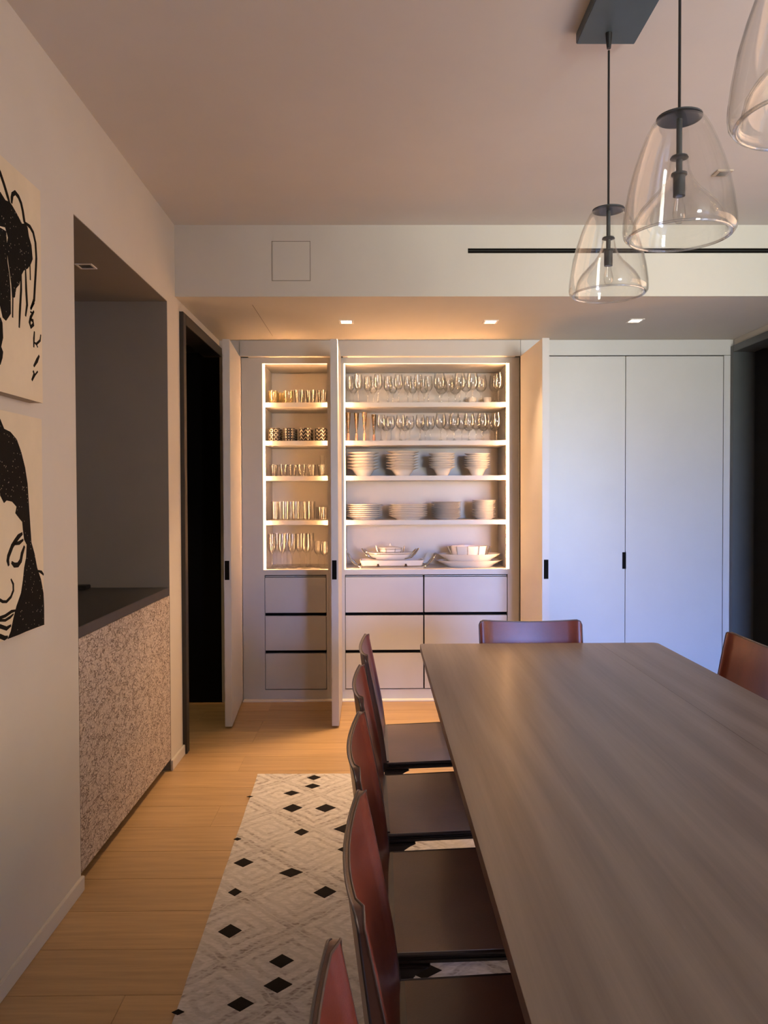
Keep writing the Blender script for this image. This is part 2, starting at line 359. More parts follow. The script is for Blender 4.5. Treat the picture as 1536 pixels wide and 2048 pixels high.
def mug_mat(kind):
    m = bpy.data.materials.new('patterned_mug_' + kind); m.use_nodes = True; t = m.node_tree; b = t.nodes['Principled BSDF']
    b.inputs['Roughness'].default_value = 0.3; b.inputs['Specular IOR Level'].default_value = 0.35; N = lambda k: t.nodes.new('ShaderNode' + k)
    tc = N('TexCoord'); sp = N('SeparateXYZ'); t.links.new(tc.outputs['Object'], sp.inputs[0])
    def M(op, a, bb=0.0, c=0.0):
        q = N('Math'); q.operation = op
        for i, x in enumerate((a, bb, c)):
            if isinstance(x, (int, float)): q.inputs[i].default_value = x
            else: t.links.new(x, q.inputs[i])
        return q.outputs[0]
    ang = M('ARCTAN2', sp.outputs['Y'], sp.outputs['X']); u = M('MULTIPLY', ang, 8 / (2 * math.pi)); z = sp.outputs['Z']
    if kind == 'chevron':
        tr = M('ABSOLUTE', M('SUBTRACT', M('FRACT', u), 0.5)); s = M('FRACT', M('ADD', M('MULTIPLY', z, 40), M('MULTIPLY', tr, 1.5)))
        f = M('LESS_THAN', s, 0.20)
    else:
        k = 1.0 if kind == 'ring' else 1.6
        a = M('SUBTRACT', M('FRACT', M('MULTIPLY', u, k)), 0.5); c = M('SUBTRACT', M('FRACT', M('MULTIPLY', z, 44 * k * 0.8)), 0.5)
        d = M('SQRT', M('ADD', M('MULTIPLY', a, a), M('MULTIPLY', c, c)))
        f = M('LESS_THAN', M('ABSOLUTE', M('SUBTRACT', d, 0.34)), 0.07) if kind == 'ring' else M('LESS_THAN', d, 0.20)
    c = N('Mix'); c.data_type = 'RGBA'; t.links.new(f, c.inputs[0]); c.inputs[6].default_value = (0.012, 0.012, 0.014, 1); c.inputs[7].default_value = (0.48, 0.45, 0.40, 1)
    t.links.new(c.outputs[2], b.inputs['Base Color']); return m

# ------------------------------------------------------------------ dimensions
XW, XR = -1.041, 2.389
N0, N1, NT = 2.745, 3.960, 2.3565
YS, ZS, ZC = 4.1147, 2.4165, 2.7855
YF = 5.2548; YB = 5.80; YC = YF + 0.055
LRX0, LRX1, LRY = XW, 3.9, -4.2        # living area behind the camera

# ------------------------------------------------------------------ structure
floor = struct('floor', MB().box(-2.6, 4.0, -4.3, 5.9, -0.06, -0.012), SUBF)
def plank_mesh(L, wd):
    return MB().box(0, L, 0, wd, -0.0118, 0.0).mesh('plank', bevel=0.0007)
PW = 0.222; row = 0; y = -4.3 + 0.022
pm = {}
rp = random.Random(3)
while y < 5.86:
    x = -2.6
    first = rp.choice([0.7, 1.1, 1.5, 1.9])
    while x < 3.99:
        L = first if x == -2.6 else 2.2
        L = min(L, 4.0 - x)
        wd = min(PW, 5.9 - y)
        key = (round(L, 2), round(wd, 3))
        if key not in pm:
            pm[key] = plank_mesh(key[0] - 0.0007, key[1] - 0.0007); pm[key].materials.append(OAK)
        o = bpy.data.objects.new('plank', pm[key]); COL.objects.link(o); o.parent = floor; o.location = (x, y, 0)
        x += key[0]
    y += PW; row += 1

wl = MB()
wl.box(XW-0.10, XW, -4.3, N0, 0, ZC)
wl.box(XW-0.10, XW, N0, N1, NT, ZC)
wl.box(XW-0.10, XW, N1, 4.20, 0, ZC)
wl.box(XW-0.10, XW, 4.20, 5.31, 2.365, ZC)
wl.box(XW-0.10, XW, 5.31, 5.90, 0, ZC)
struct('wall_left', wl, PAINT)
# recess lining
struct('wall_niche_back', MB().box(-1.66, -1.646, N0, N1, 0, NT), TAUPE)
struct('wall_niche_far', MB().box(-1.646, XW-0.0008, N1-0.003, N1, 0, NT), TAUPE)
struct('wall_niche_near', MB().box(-1.646, XW-0.0008, N0, N0+0.003, 0, NT), TAUPE)
struct('ceiling_niche', MB().box(-1.646, XW-0.0008, N0+0.003, N1-0.003, NT-0.003, NT+0.02), TAUPE)
struct('wall_back', MB().box(-2.6, 4.0, YB, YB+0.1, 0, ZC), PAINT)
struct('ceiling', MB().box(-2.6, 4.0, -4.3, 5.9, ZC, ZC+0.1), CEIL)
so = struct('ceiling_soffit', MB().box(XW, XR, YS, YB, ZS, ZC), PAINT)
tag(so, 'lowered plaster soffit running above the built-in cupboards', 'soffit')
# side wall with window and dark doorway
DR0, DR1, DRZ = 4.35, 5.215, 2.37
wr = MB()
wr.box(XR, XR+0.12, -0.3, WR[0], 0, ZC)
wr.box(XR, XR+0.12, WR[0], WR[1], 0, WR[3]); wr.box(XR, XR+0.12, WR[0], WR[1], WR[4], ZC)
wr.box(XR, XR+0.12, WR[1], DR0, 0, ZC); wr.box(XR, XR+0.12, DR0, DR1, DRZ, ZC); wr.box(XR, XR+0.12, DR1, 5.9, 0, ZC)
struct('wall_right', wr, PAINT)
struct('wall_living_right', MB().box(4.0, 4.1, -4.3, -0.3, 0, ZC).box(XR+0.12, 4.1, -0.30, -0.20, 0, ZC), PAINT)
struct('wall_daylight_blocker', MB().box(XW, 1.45, -1.25, -1.15, 0, ZC), PAINT)  # unseen wall stub added to block daylight from the left side
ww = MB(); y0, y1 = WB[2]-0.1, WB[2]
ww.box(XW, WB[0], y0, y1, 0, ZC); ww.box(WB[1], 4.0, y0, y1, 0, ZC); ww.box(WB[0], WB[1], y0, y1, 0, WB[3]); ww.box(WB[0], WB[1], y0, y1, WB[4], ZC)
struct('wall_front', ww, PAINT)
def window(name, ax, a0, a1, p, z0, z1):
    def bx(m, u0, u1, d0, d1, q0, q1):
        return m.box(u0, u1, p+d0, p+d1, q0, q1) if ax == 'x' else m.box(p+d0, p+d1, u0, u1, q0, q1)
    fr = MB(); mid = (a0+a1)/2
    for (u0, u1, q0, q1) in ((a0, a0+.04, z0, z1), (a1-.04, a1, z0, z1), (a0+.04, a1-.04, z0, z0+.04), (a0+.04, a1-.04, z1-.04, z1), (mid-.02, mid+.02, z0+.04, z1-.04)):
        bx(fr, u0, u1, -0.03, 0.03, q0, q1)
    w_ = fr.build(name, GREYDARK); w_['kind'] = 'structure'
    for u0, u1 in ((a0+.04, mid-.02), (mid+.02, a1-.04)):
        g = bx(MB(), u0, u1, -0.003, 0.003, z0+.04, z1-.04).build('pane', PANE, w_)
window('window_1', 'x', WB[0], WB[1], WB[2]-0.05, WB[3], WB[4])
window('window_2', 'y', WR[0], WR[1], WR[2]+0.06, WR[3], WR[4])
# dark hall beyond the left doorway
hl = MB()
hl.box(-2.6, -2.5, 4.05, 5.8, 0, 2.5); hl.box(-2.5, XW-0.1, 4.05, 4.13, 0, 2.5); hl.box(-2.5, XW-0.10, 5.45, 5.55, 0, 2.5); hl.box(-2.5, XW-0.10, 4.13, 5.45, 2.42, 2.5)
struct('wall_hall', hl, TAUPE)
# left doorway: frame, black leaf standing open in the hall
d1 = MB().box(-2.02, XW-0.001, 5.262, 5.309, 0.006, 2.335).build('door_1', DOORBLACK, bevel=0.002); d1['kind'] = 'structure'
fr = MB()
fr.box(XW-0.10, XW+0.021, 4.205, 4.262, 0, 2.362); fr.box(XW-0.10, XW+0.021, 5.2555-0.03, 5.309, 0, 2.362) if False else None
fr.box(XW-0.10, XW+0.021, 4.262, 5.245, 2.302, 2.362)
fr.build('door_frame', FRAME, d1, bevel=0.002)
MB().tube([(-1.95, 5.261, 1.02), (-1.95, 5.22, 1.02), (-1.83, 5.22, 1.02)], 0.009).build('handle', STEEL, d1, smooth=True)
# right doorway: grey frame with charcoal leaf open behind it
d2 = MB().box(XR+0.03, 3.2, 5.255, 5.295, 0.006, 2.355).build('door_2', GREYDARK, bevel=0.002); d2['kind'] = 'structure'
f2 = MB(); f2.box(XR-0.023, XR+0.12, DR1-0.006, DR1+0.038, 0, DRZ); f2.box(XR-0.023, XR+0.12, DR0, DR0+0.04, 0, DRZ); f2.box(XR-0.023, XR+0.12, DR0+0.04, DR1-0.006, DRZ-0.045, DRZ)
f2.build('door_frame', FRAMEG, d2, bevel=0.002)
MB().tube([(3.12, 5.25, 1.02), (3.12, 5.21, 1.02), (3.0, 5.21, 1.02)], 0.009).build('handle', STEEL, d2, smooth=True)
vs = MB(); vs.box(3.9, 3.98, 4.1, 5.7, 0, 2.5); vs.box(XR+0.12, 3.9, 4.1, 4.18, 0, 2.5); vs.box(XR+0.12, 3.9, 5.6, 5.7, 0, 2.5); vs.box(XR+0.12, 3.9, 4.18, 5.6, 2.42, 2.5)
struct('wall_vestibule', vs, TAUPE)
hd = thing('hall_fill_lamp', (-1.75, 4.62, 2.42), 'small unseen ceiling lamp added to brighten the dark side hall', 'lamp')  # unseen lamp, added to brighten the hall floor beyond the doorway
MB().lathe([(.0005, -.012), (.045, -.012), (.05, -.006), (.05, -.0005), (.0005, -.0005)], 24, (-1.75, 4.62, 2.42)).build('housing', PALE, hd, smooth=30)
_l = bpy.data.lights.new('hall_fill_light', 'SPOT'); _l.energy = 30; _l.color = (1.0, 0.72, 0.36); _l.spot_size = math.radians(80); _l.spot_blend = 0.6; _l.shadow_soft_size = 0.03
_o = bpy.data.objects.new('hall_fill_light', _l); COL.objects.link(_o); _o.parent = hd; _o.location = (0, 0, -0.02)
# skirtings
def skirting(name, y0, y1):
    return struct(name, MB().box(XW, XW+0.012, y0, y1, 0, 0.052), PAINT, bevel=0.002)
skirting('baseboard_left', -4.2, N0+0.004); skirting('baseboard_left', N1-0.012, 4.204)

# ------------------------------------------------------------------ recess cabinet
nc = thing('recess_cabinet', (XW-0.3, (N0+N1)/2, 0), 'low built-in cupboard with crackled plaster front in the wall recess', 'cabinet')
MB().box(-1.645, XW-0.022, N0+0.004, N1-0.004, 0.058, 0.884).build('body', TAUPE, nc)
MB().box(XW-0.020, XW-0.001, N0+0.005, N1-0.004, 0.056, 0.884).build('front_panel', CRACK, nc, bevel=0.0015)
MB().box(-1.60, XW-0.07, N0+0.004, N1-0.004, 0.0, 0.057).build('toe_kick', DARK, nc)
solo('recess_counter', MB().box(-1.645, XW-0.001, N0+0.004, N1-0.004, 0.8865, 0.925), DARK, (-1.34, (N0+N1)/2, 0.8865), 'dark stone counter slab set in the wall recess', 'counter', bevel=0.0015)
solo('flat_case', MB().box(-1.52, -1.425, 3.86, 3.93, 0.9255, 0.945), BLACK, (-1.47, 3.9, 0.9255), 'small flat black case lying on the dark recess counter', 'case', bevel=0.003)
nl = thing('recess_spotlight', (-1.22, 3.35, NT-0.003), 'small unlit square spotlight in the ceiling of the wall recess', 'spotlight')
q = (-1.22, 3.35)
t_ = MB(); z0 = NT-0.0045
for a in ((-.035,.035,-.035,-.027),(-.035,.035,.027,.035),(-.035,-.027,-.027,.027),(.027,.035,-.027,.027)):
    t_.box(q[0]+a[0], q[0]+a[1], q[1]+a[2], q[1]+a[3], z0-0.003, z0+0.001)
t_.build('trim_ring', PALE, nl); MB().box(q[0]-.026, q[0]+.026, q[1]-.026, q[1]+.026, z0-0.001, z0+0.001).build('lens', DARK, nl)

# ------------------------------------------------------------------ soffit fittings
ap = thing('access_panel', (-0.4385, YS, 2.60), 'square flush access panel with a fine dark joint in the soffit face', 'panel')
a0, a1, b0, b1 = -0.539, -0.338, 2.497, 2.703
j = MB()
for bb in ((a0,a1,b0,b0+.003),(a0,a1,b1-.003,b1),(a0,a0+.003,b0+.003,b1-.003),(a1-.003,a1,b0+.003,b1-.003)):
    j.box(bb[0], bb[1], YS-0.0007, YS+0.001, bb[2], bb[3])
j.build('joint', TAUPE, ap); MB().box(a0+.004, a1-.004, YS-0.001, YS+0.001, b0+.004, b1-.004).build('cover', PAINT, ap)
sl = thing('linear_air_slot', (1.43, YS, 2.653), 'long black linear air slot in the soffit face', 'air vent')
MB().box(0.48, 2.385, YS-0.002, YS+0.004, 2.640, 2.664).build('slot_channel', DOORBLACK, sl)
MB().box(0.48, 2.385, YS-0.003, YS-0.002, 2.6505, 2.6535).build('blade', BLACK, sl)
solo('hatch_seam', MB().box(-0.669, -0.666, 4.29, 5.12, ZS-0.0012, ZS+0.001), TAUPE, (-0.667, 4.7, ZS-0.0012), 'thin dark seam of a hatch in the soffit underside', 'seam')
DLW = [(-0.175, 4.705, 'warm square downlight shining above the middle open cupboard door'), (0.683, 4.71, 'square downlight above the shelves of plates, between two others'), (1.54, 4.685, 'square downlight above the closed cupboard doors')]
for i, (x, y, lab) in enumerate(DLW):
    d = thing('downlight', (x, y, ZS), lab, 'downlight', 'downlights in the soffit')
    tr = MB(); z = ZS
    for a in ((-.043,.043,-.05,-.036),(-.043,.043,.036,.05),(-.043,-.031,-.036,.036),(.031,.043,-.036,.036)):
        tr.box(x+a[0], x+a[1], y+a[2], y+a[3], z-0.003, z+0.002)
    tr.build('trim_frame', PALE, d)
    MB().box(x-.031, x+.031, y-.036, y+.036, z-0.002, z+0.002).build('lens', LAMP, d)
    l = bpy.data.lights.new('spot_bulb', 'SPOT'); l.energy = SPOT_POWER * (1.55, 0.5, 0.15)[i]; l.color = (1.0, 0.62, 0.33); l.spot_size = math.radians(82); l.spot_blend = 0.9; l.shadow_soft_size = 0.025
    lo = bpy.data.objects.new('spot_bulb', l); COL.objects.link(lo); lo.parent = d; lo.location = (0, 0, -0.012); lo.rotation_euler = (math.radians(-12), 0, 0)
cs = thing('ceiling_spot', (1.514, 3.45, ZC), 'tiny unlit square spot in the main ceiling near the pendants', 'spotlight')
MB().box(1.479, 1.549, 3.415, 3.485, ZC-0.006, ZC-0.0005).build('trim_plate', CANVASE, cs, bevel=0.001); MB().box(1.495, 1.533, 3.431, 3.469, ZC-0.008, ZC-0.006).build('lens', DARK, cs)

# ------------------------------------------------------------------ built-in cupboards
Z0, ZT_ = 0.884, 2.271
SHELVES = [2.013, 1.755, 1.517, 1.216]
def open_unit(name, x0, x1, bx0, bx1, label, drawers, strips, wide=False):
    """x0..x1 unit width, bx0..bx1 shelf bay"""
    u = thing(name, ((x0+x1)/2, YC, 0), label, 'cupboard')
    g = 0.0006
    MB().box(x0+g, bx0, YC, YB-0.06, 0.0705, 2.309).build('side_panel', LACQ, u, bevel=0.001)
    MB().box(bx1, x1-g, YC, YB-0.06, 0.0705, 2.309).build('side_panel', LACQ, u, bevel=0.001)
    MB().box(bx0, bx1, YC, YB-0.08, ZT_, 2.309).build('top_panel', LACQ, u)
    MB().box(bx0, bx1, 5.741, YB-0.06, 0.0705, ZT_).build('back_panel', LACQ, u)
    MB().box(bx0, bx1, YC, 5.741, Z0-0.036, Z0).build('deck', LACQ, u, bevel=0.001)
    MB().box(x0+g, x1-g, YC+0.004, YC+0.03, 0.0, 0.070).build('plinth', LACQ, u)
    MB().box(x0+g, x1-g, YF, YF+0.022, 2.3105, ZS-0.001).build('header', LACQ, u, bevel=0.001)
    MB().box(x0+0.05, x1-0.03, YF+0.024, YC+0.03, 2.3102, 2.3175).build('lit_gap_strip', PALE, u)  # pale strip stands in for light leaking along the header gap
    for z in SHELVES:
        MB().box(bx0+0.002, bx1-0.002, YC+0.026, 5.740, z-0.031, z).build('shelf', LACQ, u, bevel=0.0015)
    for k, (dx0, dx1) in enumerate(drawers):
        MB().box(dx0, dx1, YC+0.035, YC+0.06, 0.0705, Z0-0.037).build('drawer_recess', DOORBLACK, u)
        for z0_, z1_ in ((0.076, 0.316), (0.338, 0.571), (0.593, 0.832)):
            MB().box(dx0+0.003, dx1-0.003, YC+0.001, YC+0.034, z0_, z1_).build('drawer_front', LACQ, u, bevel=0.0012)
        MB().box(dx0+0.004, dx1-0.004, YC+0.012, YC+0.034, 0.8365, 0.8405).build('grip_rail', PALE, u)
    for (sx0, sx1, sz0, sz1, side) in strips:
        if side: MB().box(sx0 - (0.002 if sx1-sx0 < 0.004 else 0), sx1, YC-0.001, YC+0.003, sz0, sz1).build('led_diffuser' if sx1-sx0 > 0.004 else 'led_lip', LEDF if sx1-sx0 > 0.004 else LACQ, u)
        if side: MB().box(sx1-0.001 if side > 0 else sx0, sx1 if side > 0 else sx0+0.001, YC+0.0031, YC+(0.022 if wide else 0.014), sz0, sz1).build('led_strip', LED, u)
        else: MB().box(sx0, sx1, YC+0.004, YC+0.016, sz1-0.0025, sz1).build('led_strip', LEDF, u)
    return u
EP = 0.035
uA = open_unit('display_cupboard', -0.905, -0.272, -0.757, -0.325, 'narrow open cupboard of tumblers and patterned mugs beside the black doorway', [(-0.757, -0.340)],
               [(-0.763, -0.749, Z0, ZT_, 1), (-0.749, -0.325, ZT_-0.002, ZT_+0.001, 0), (-0.3265, -0.325, Z0, ZT_, -1)])
uB = open_unit('display_cupboard', -0.270, 0.962, -0.215, 0.886, 'wide open cupboard of wine glasses and stacked white plates', [(-0.2145, 0.3165), (0.3195, 0.884)],
               [(-0.218, -0.210, Z0, ZT_, 1), (0.880, 0.897, Z0, ZT_, -1), (-0.208, 0.877, ZT_-0.002, ZT_+0.001, 0)], True)
MB().box(-0.3395, -0.3252, YC, YC+0.06, 0.0705, Z0-0.0365).build('stile', LACQ, uA)
# filler between the narrow cupboard and the wall
MB().box(XW+0.001, -0.9065, YF+0.01, YB-0.06, 0.0, ZS-0.001).build('side_filler', LACQ, uA)
def swing_door(unit, hx, hy, ex, ey, inner_right, th=0.042):
    """open leaf; (hx,hy)-(ex,ey) runs along the inner face from hinge to free edge"""
    d = Vector((ex-hx, ey-hy, 0)); L = d.length; d.normalize()
    nrm = Vector((-d.y, d.x, 0))          # points right (+x) for a leaf running to -y
    if nrm.x < 0: nrm = -nrm
    out = -nrm if inner_right else nrm    # thickness goes away from the inner face
    A = Vector((hx, hy, 0)); B = Vector((ex, ey, 0)); C_ = B + out*th; D = A + out*th
    leaf = MB().prism([(p.x, p.y) for p in (A, B, C_, D)], 0.012, 2.306).build('door', LACQ, unit, bevel=0.0015, merge=True)
    # black edge pull let into the free edge
    e0 = B + out*0.006 if not inner_right else B + out*(th-0.034+0.0)
    e0 = B + out*0.010; e1 = B + out*0.037
    off = d*0.0012; back = -d*0.004
    pl = MB().prism([(p.x, p.y) for p in (e0+off, e1+off, e1+back, e0+back)], 0.886, 1.0).build('edge_pull', DOORBLACK, leaf, merge=True)
    return leaf
swing_door(uA, -0.9015, YF-0.012, -0.862, 4.662, True)
swing_door(uB, -0.232, YF-0.012, -0.2275, 4.662, True)
swing_door(uB, 0.9598, YF-0.012, 0.9788, 4.641, False)
# closed cupboard
uC = thing('closed_cupboard', (1.675, YC, 0), 'tall closed two-door grey cupboard next to the dark side doorway', 'cupboard')
MB().box(0.9635, 2.352, YF+0.045, YB-0.06, 0.0, 2.309).build('body', LACQ, uC)
MB().box(0.9635, 2.386, YF, YF+0.03, 2.3125, ZS-0.001).build('header', LACQ, uC, bevel=0.001)
MB().box(2.3235, 2.386, YF, YF+0.044, 0.0, 2.3095).build('side_filler', LACQ, uC, bevel=0.001)
for (x0, x1, px0, px1) in ((1.005, 1.6635, 1.643, 1.6635), (1.6675, 2.3195, 1.6675, 1.671)):
    dd = MB().box(x0, x1, YF, YF+0.042, 0.012, 2.3055).build('door', LACQ, uC, bevel=0.0015)
    MB().box(px0-0.0 if px0 > 1.66 else 1.646, px1, YF-0.0012, YF+0.01, 0.886, 0.998).build('edge_pull', DOORBLACK, dd, bevel=0.0005)
MB().box(0.964, 2.32, YF+0.0425, YF+0.0448, 0.012, 2.309).build('gap_shadow_board', DOORBLACK, uC)
# pale threshold strip along the plinth
solo('floor_threshold', MB().box(-0.90, 0.96, YF+0.004, YC+0.003, 0.0003, 0.008), PALE, (0.03, YF+0.03, 0.0003), 'pale threshold strip on the floor under the open cupboards', 'threshold', bevel=0.001)

# ------------------------------------------------------------------ dining table
TX0, TX1, TY0, TY1, TZ = 0.1856, 1.2155, 0.40, 3.3947, 0.74
tb = thing('dining_table', ((TX0+TX1)/2, (TY0+TY1)/2, 0), 'long fumed oak dining table with rounded corners', 'table')
def board(x0, x1, rl, rr):
    r = 0.022; pts = []
    def arc(cx, cy, a0):
        for k in range(7):
            a = math.radians(a0 + 15*k); pts.append((cx + r*math.cos(a), cy + r*math.sin(a)))
    if rr: arc(x1-r, TY0+r, -90); arc(x1-r, TY1-r, 0)
    else: pts.extend([(x1, TY0), (x1, TY1)])
    if rl: arc(x0+r, TY1-r, 90); arc(x0+r, TY0+r, 180)
    else: pts.extend([(x0, TY1), (x0, TY0)])
    MB().prism(pts, TZ-0.028, TZ).build('table_board', TABLE, tb, bevel=0.0004, merge=True)
board(TX0, 0.9598, True, False); board(0.960, TX1, False, True)
for lx in ((TX0+TX1)/2-0.14, (TX0+TX1)/2+0.14):
    for ly in (TY0+0.55, TY1-0.60):
        MB().add([(lx-.03,ly-.03,0.0085),(lx+.03,ly-.03,0.0085),(lx+.03,ly+.03,0.0085),(lx-.03,ly+.03,0.0085),(lx-.045,ly-.045,TZ-.0285),(lx+.045,ly-.045,TZ-.0285),(lx+.045,ly+.045,TZ-.0285),(lx-.045,ly+.045,TZ-.0285)],
                 [(0,3,2,1),(4,5,6,7),(0,1,5,4),(1,2,6,5),(2,3,7,6),(3,0,4,7)]).build('leg', TLEG, tb, bevel=0.004, merge=True)
ax_ = (TX0+TX1)/2
MB().box(ax_-0.03, ax_+0.03, TY0+0.5, TY1-0.55, TZ-0.085, TZ-0.0285).build('beam', TLEG, tb)

# ------------------------------------------------------------------ rug
RL, RWd = 4.05, 2.56
def rug_pt(x, y): return Vector((x - y*0.0285, y - x*0.012, 0)) + Vector((-0.594, 3.878, 0))
outl = []
rr_ = random.Random(5)
n = 40
for k in range(n): outl.append((RWd*k/n, -0.003*rr_.random()))
for k in range(n): outl.append((RWd-0.003*rr_.random(), -RL*k/n))
for k in range(n): outl.append((RWd*(1-k/n), -RL+0.003*rr_.random()))
for k in range(n): outl.append((0.004*rr_.random(), -RL*(1-k/n)))
pts = [rug_pt(*p) for p in outl]
rug = solo('rug', MB().prism([(p.x, p.y) for p in reversed(pts)], 0.0002, 0.0078), RUG, (-0.594, 3.878, 0.0002), 'cream woven rug with black diamond patches under the dining table', 'rug', bevel=0.0015, merge=True)
rug['_base'] = (-0.594, 3.878, 0.0002)
# black diamonds: px centre, half width and half height in px
DIA = [(628,1555,14,5),(625,1572,16,5),(583,1586,16,5),(585,1616,20,8),(651,1616,21,8),(603,1664,15,7),(691,1657,24,9),(694,1698,19,8),(487,1725,20,9),(582,1745,24,9),(470,1784,14,8),(650,1784,23,12),
       (460,1862,24,14),(563,1922,25,14),(556,1970,29,16),(481,2008,27,15),(850,1942,34,16),(500,1593,7,1.5),(475,1678,8,3),(356,2024,13,6)]
for (u, v, a, b) in DIA:
    c = onZ(u, v, 0.0085); l = onZ(u-a, v+b*0.1, 0.0085); r = onZ(u+a, v-b*0.1, 0.0085); t_ = onZ(u+a*0.05, v-b, 0.0085); bo = onZ(u-a*0.05, v+b, 0.0085)
    MB().prism([(p.x, p.y) for p in (bo, r, t_, l)], 0.0072, 0.0090).build('diamond_patch', HIDE, rug, bevel=0.0004, merge=True)
for (x, y, s) in ((1.55,3.6,.05),(1.62,3.1,.045),(1.45,2.7,.05),(1.7,2.3,.045),(1.5,1.8,.05),(1.62,1.2,.05),(-.3,1.7,.05),(-.42,1.45,.045),(-.25,1.1,.05),(-.4,.75,.05),(.4,3.62,.045),(.85,3.7,.05),(1.2,3.66,.045),(.5,3.1,.05),(.8,2.4,.05),(.6,1.5,.05),(.9,1.0,.05),(.3,.6,.05),(-.3,.3,.045),(.5,.1,.05),(1.3,.2,.05),(1.6,.6,.045)):
    MB().prism([(x, y-s*1.1), (x+s, y), (x, y+s*1.1), (x-s, y)], 0.0072, 0.0090).build('diamond_patch', HIDE, rug, bevel=0.0004, merge=True)

# ------------------------------------------------------------------ leather chairs
def back_x(z):  # recline of the backrest plane, local x (forward = +x)
    t = max(0, (z-0.42)/0.40); return -0.205 - 0.075*t**1.15
HWD = 0.229
def chair_proto():
    root = empty('dining_chair')
    P = {}
    us = [-HWD,-.222,-.210,-.198,-.186,-.165,-.13,-.09,-.045,0,.045,.09,.13,.165,.186,.198,.210,.222,HWD]
    vs = [.43,.46,.50,.55,.60,.65,.70,.745,.775,.795,.808,.815]
    def prof(u):
        a = abs(u)/HWD
        return 0.004 - 0.024*(1-a**2) + 0.007*max(0, 1-((a-.92)/.08)**2)
    def thick(z): return 0.007 + 0.028*max(0, min(1, (.80-z)/.36))**0.9
    def top(u):  # lowered middle, rounded corners
        a = abs(u); z = .818 - 0.012*(1-(a/HWD)**2)
        if a > HWD-.022:
            q = (a-(HWD-.022))/.022; z -= .022*(1-math.sqrt(max(0, 1-q*q)))
        return z
    fv, bv = [], []
    for i, v in enumerate(vs):
        for u in us:
            s = (v-.43)/(.815-.43); z = .43 + s*(top(u)-.43)
            # side edges narrow slightly to the seat
            uu = u*(0.965+0.035*s); fade = min(1, max(0.15, (z-.44)/.10))
            x = back_x(z) + prof(u)*fade
            fv.append((x, uu, z))
            xb = back_x(z) + (0.004-0.024*(1-(abs(u)/HWD)**2))*fade - thick(z)
            bv.append((xb, uu, z))
    nu, nv = len(us), len(vs)
    ff = [(i*nu+k, i*nu+k+1, (i+1)*nu+k+1, (i+1)*nu+k) for i in range(nv-1) for k in range(nu-1)]
    front = MB().add(fv, [tuple(reversed(f)) for f in ff]); front.v = front.v
    front.build('backrest', LEATH, root, smooth=60)
    bk = MB().add(bv, ff)
    # edge band joining back cover to the front sheet
    ring = [i*nu for i in range(nv)] + [(nv-1)*nu+k for k in range(1, nu)] + [i*nu+nu-1 for i in range(nv-2, -1, -1)]
    R = len(ring); nb_ = len(bk.v)
    bk.v += [fv[i] for i in ring]
    for k in range(R-1): bk.f.append((ring[k], ring[k+1], nb_+k+1, nb_+k))
    bk.build('back_cover', LEATHS, root, smooth=60)
    MB().tube([Vector(fv[i]) + Vector((0.001, 0, 0)) for i in ring], 0.0020, 6).build('piping', PIPE, root, smooth=True)
    MB().tube([Vector(bv[i]) for i in ring], 0.0022, 6).build('rear_seam', LEATHD, root, smooth=True)
    # seat: saddle-dipped sheet
    SLP = lambda x: (x+0.205)*0.040 - 0.008
    nx, ny = 12, 12; sv = []
    for i in range(nx+1):
        for k in range(ny+1):
            x = -0.205 + 0.405*i/nx; yy = (-0.228 + 0.456*k/ny)*(1.0 + 0.02*i/nx)
            dip = 0.012*(1-(2*i/nx-1)**2)*(1-(2*k/ny-1)**2)
            edge = 0.004 if (i == nx) else 0
            sv.append((x, yy, 0.449-dip*0.8-edge + SLP(x)))
    sf = [(i*(ny+1)+k, (i+1)*(ny+1)+k, (i+1)*(ny+1)+k+1, i*(ny+1)+k+1) for i in range(nx) for k in range(ny)]
    MB().add(sv, sf).build('seat', LEATHS, root, smooth=True)
    # rails with dark leather edge
    rl = MB(); rl.prism([(-.208,-.2285),(.202,-.2335),(.202,.2335),(-.208,.2285)], 0.4245, 0.4370); rl.v = [(a, b, c + SLP(a)) for a, b, c in rl.v]
    rl.build('seat_rail', LEATHD, root, bevel=0.004, merge=True)
    rim = [(-.205,-.2285,.446),(0.0,-.231,.446),(.190,-.2335,.445),(.201,-.224,.444),(.201,.224,.444),(.190,.2335,.445),(0.0,.231,.446),(-.205,.2285,.446)]
    rim = [(a, b, c + SLP(a)) for a, b, c in rim]
    MB().tube(rim, 0.0048, 6).build('seat_seam', LEATHD, root, smooth=True)
    for (lx, sx) in ((-.188, 0), (.182, 1)):
        for sy in (-1, 1):
            secs = [(0.0, .013, .012, 0), (.25, .017, .015, 0), (.370, .019, .017, 0), (.402, .024, .022, .004), (.416, .034, .034, .013), (.424, .044, .042, .021)]
            secs = [(z + SLP(lx)*z/.42, a_, b_, c_) for z, a_, b_, c_ in secs]
            m_ = MB(); ring_ = []
            for (z, hx, hy, inn) in secs:
                cx = lx + (-inn if sx else inn)*0.9 - (0.012*(1-z/.42) if not sx else -0.006*(1-z/.42)); cy = sy*(.213-inn*0.9+0.004*(1-z/.42))
                ring_.append([(cx-hx,cy-hy,z),(cx+hx,cy-hy,z),(cx+hx,cy+hy,z),(cx-hx,cy+hy,z)])
            vv = [p for r in ring_ for p in r]; f_ = [(3,2,1,0), tuple(len(vv)-4+k for k in range(4))]
            for i in range(len(secs)-1):
                for k in range(4): f_.append((i*4+k, i*4+(k+1)%4, (i+1)*4+(k+1)%4, (i+1)*4+k))
            m_.add(vv, f_).build('leg', LEATHD, root, bevel=0.003, merge=True)
    # lower back rail under the backrest
    MB().box(-.222,-.192,-.225,.225,.405,.445).build('back_rail', LEATHD, root, bevel=0.006, merge=True)
    return root
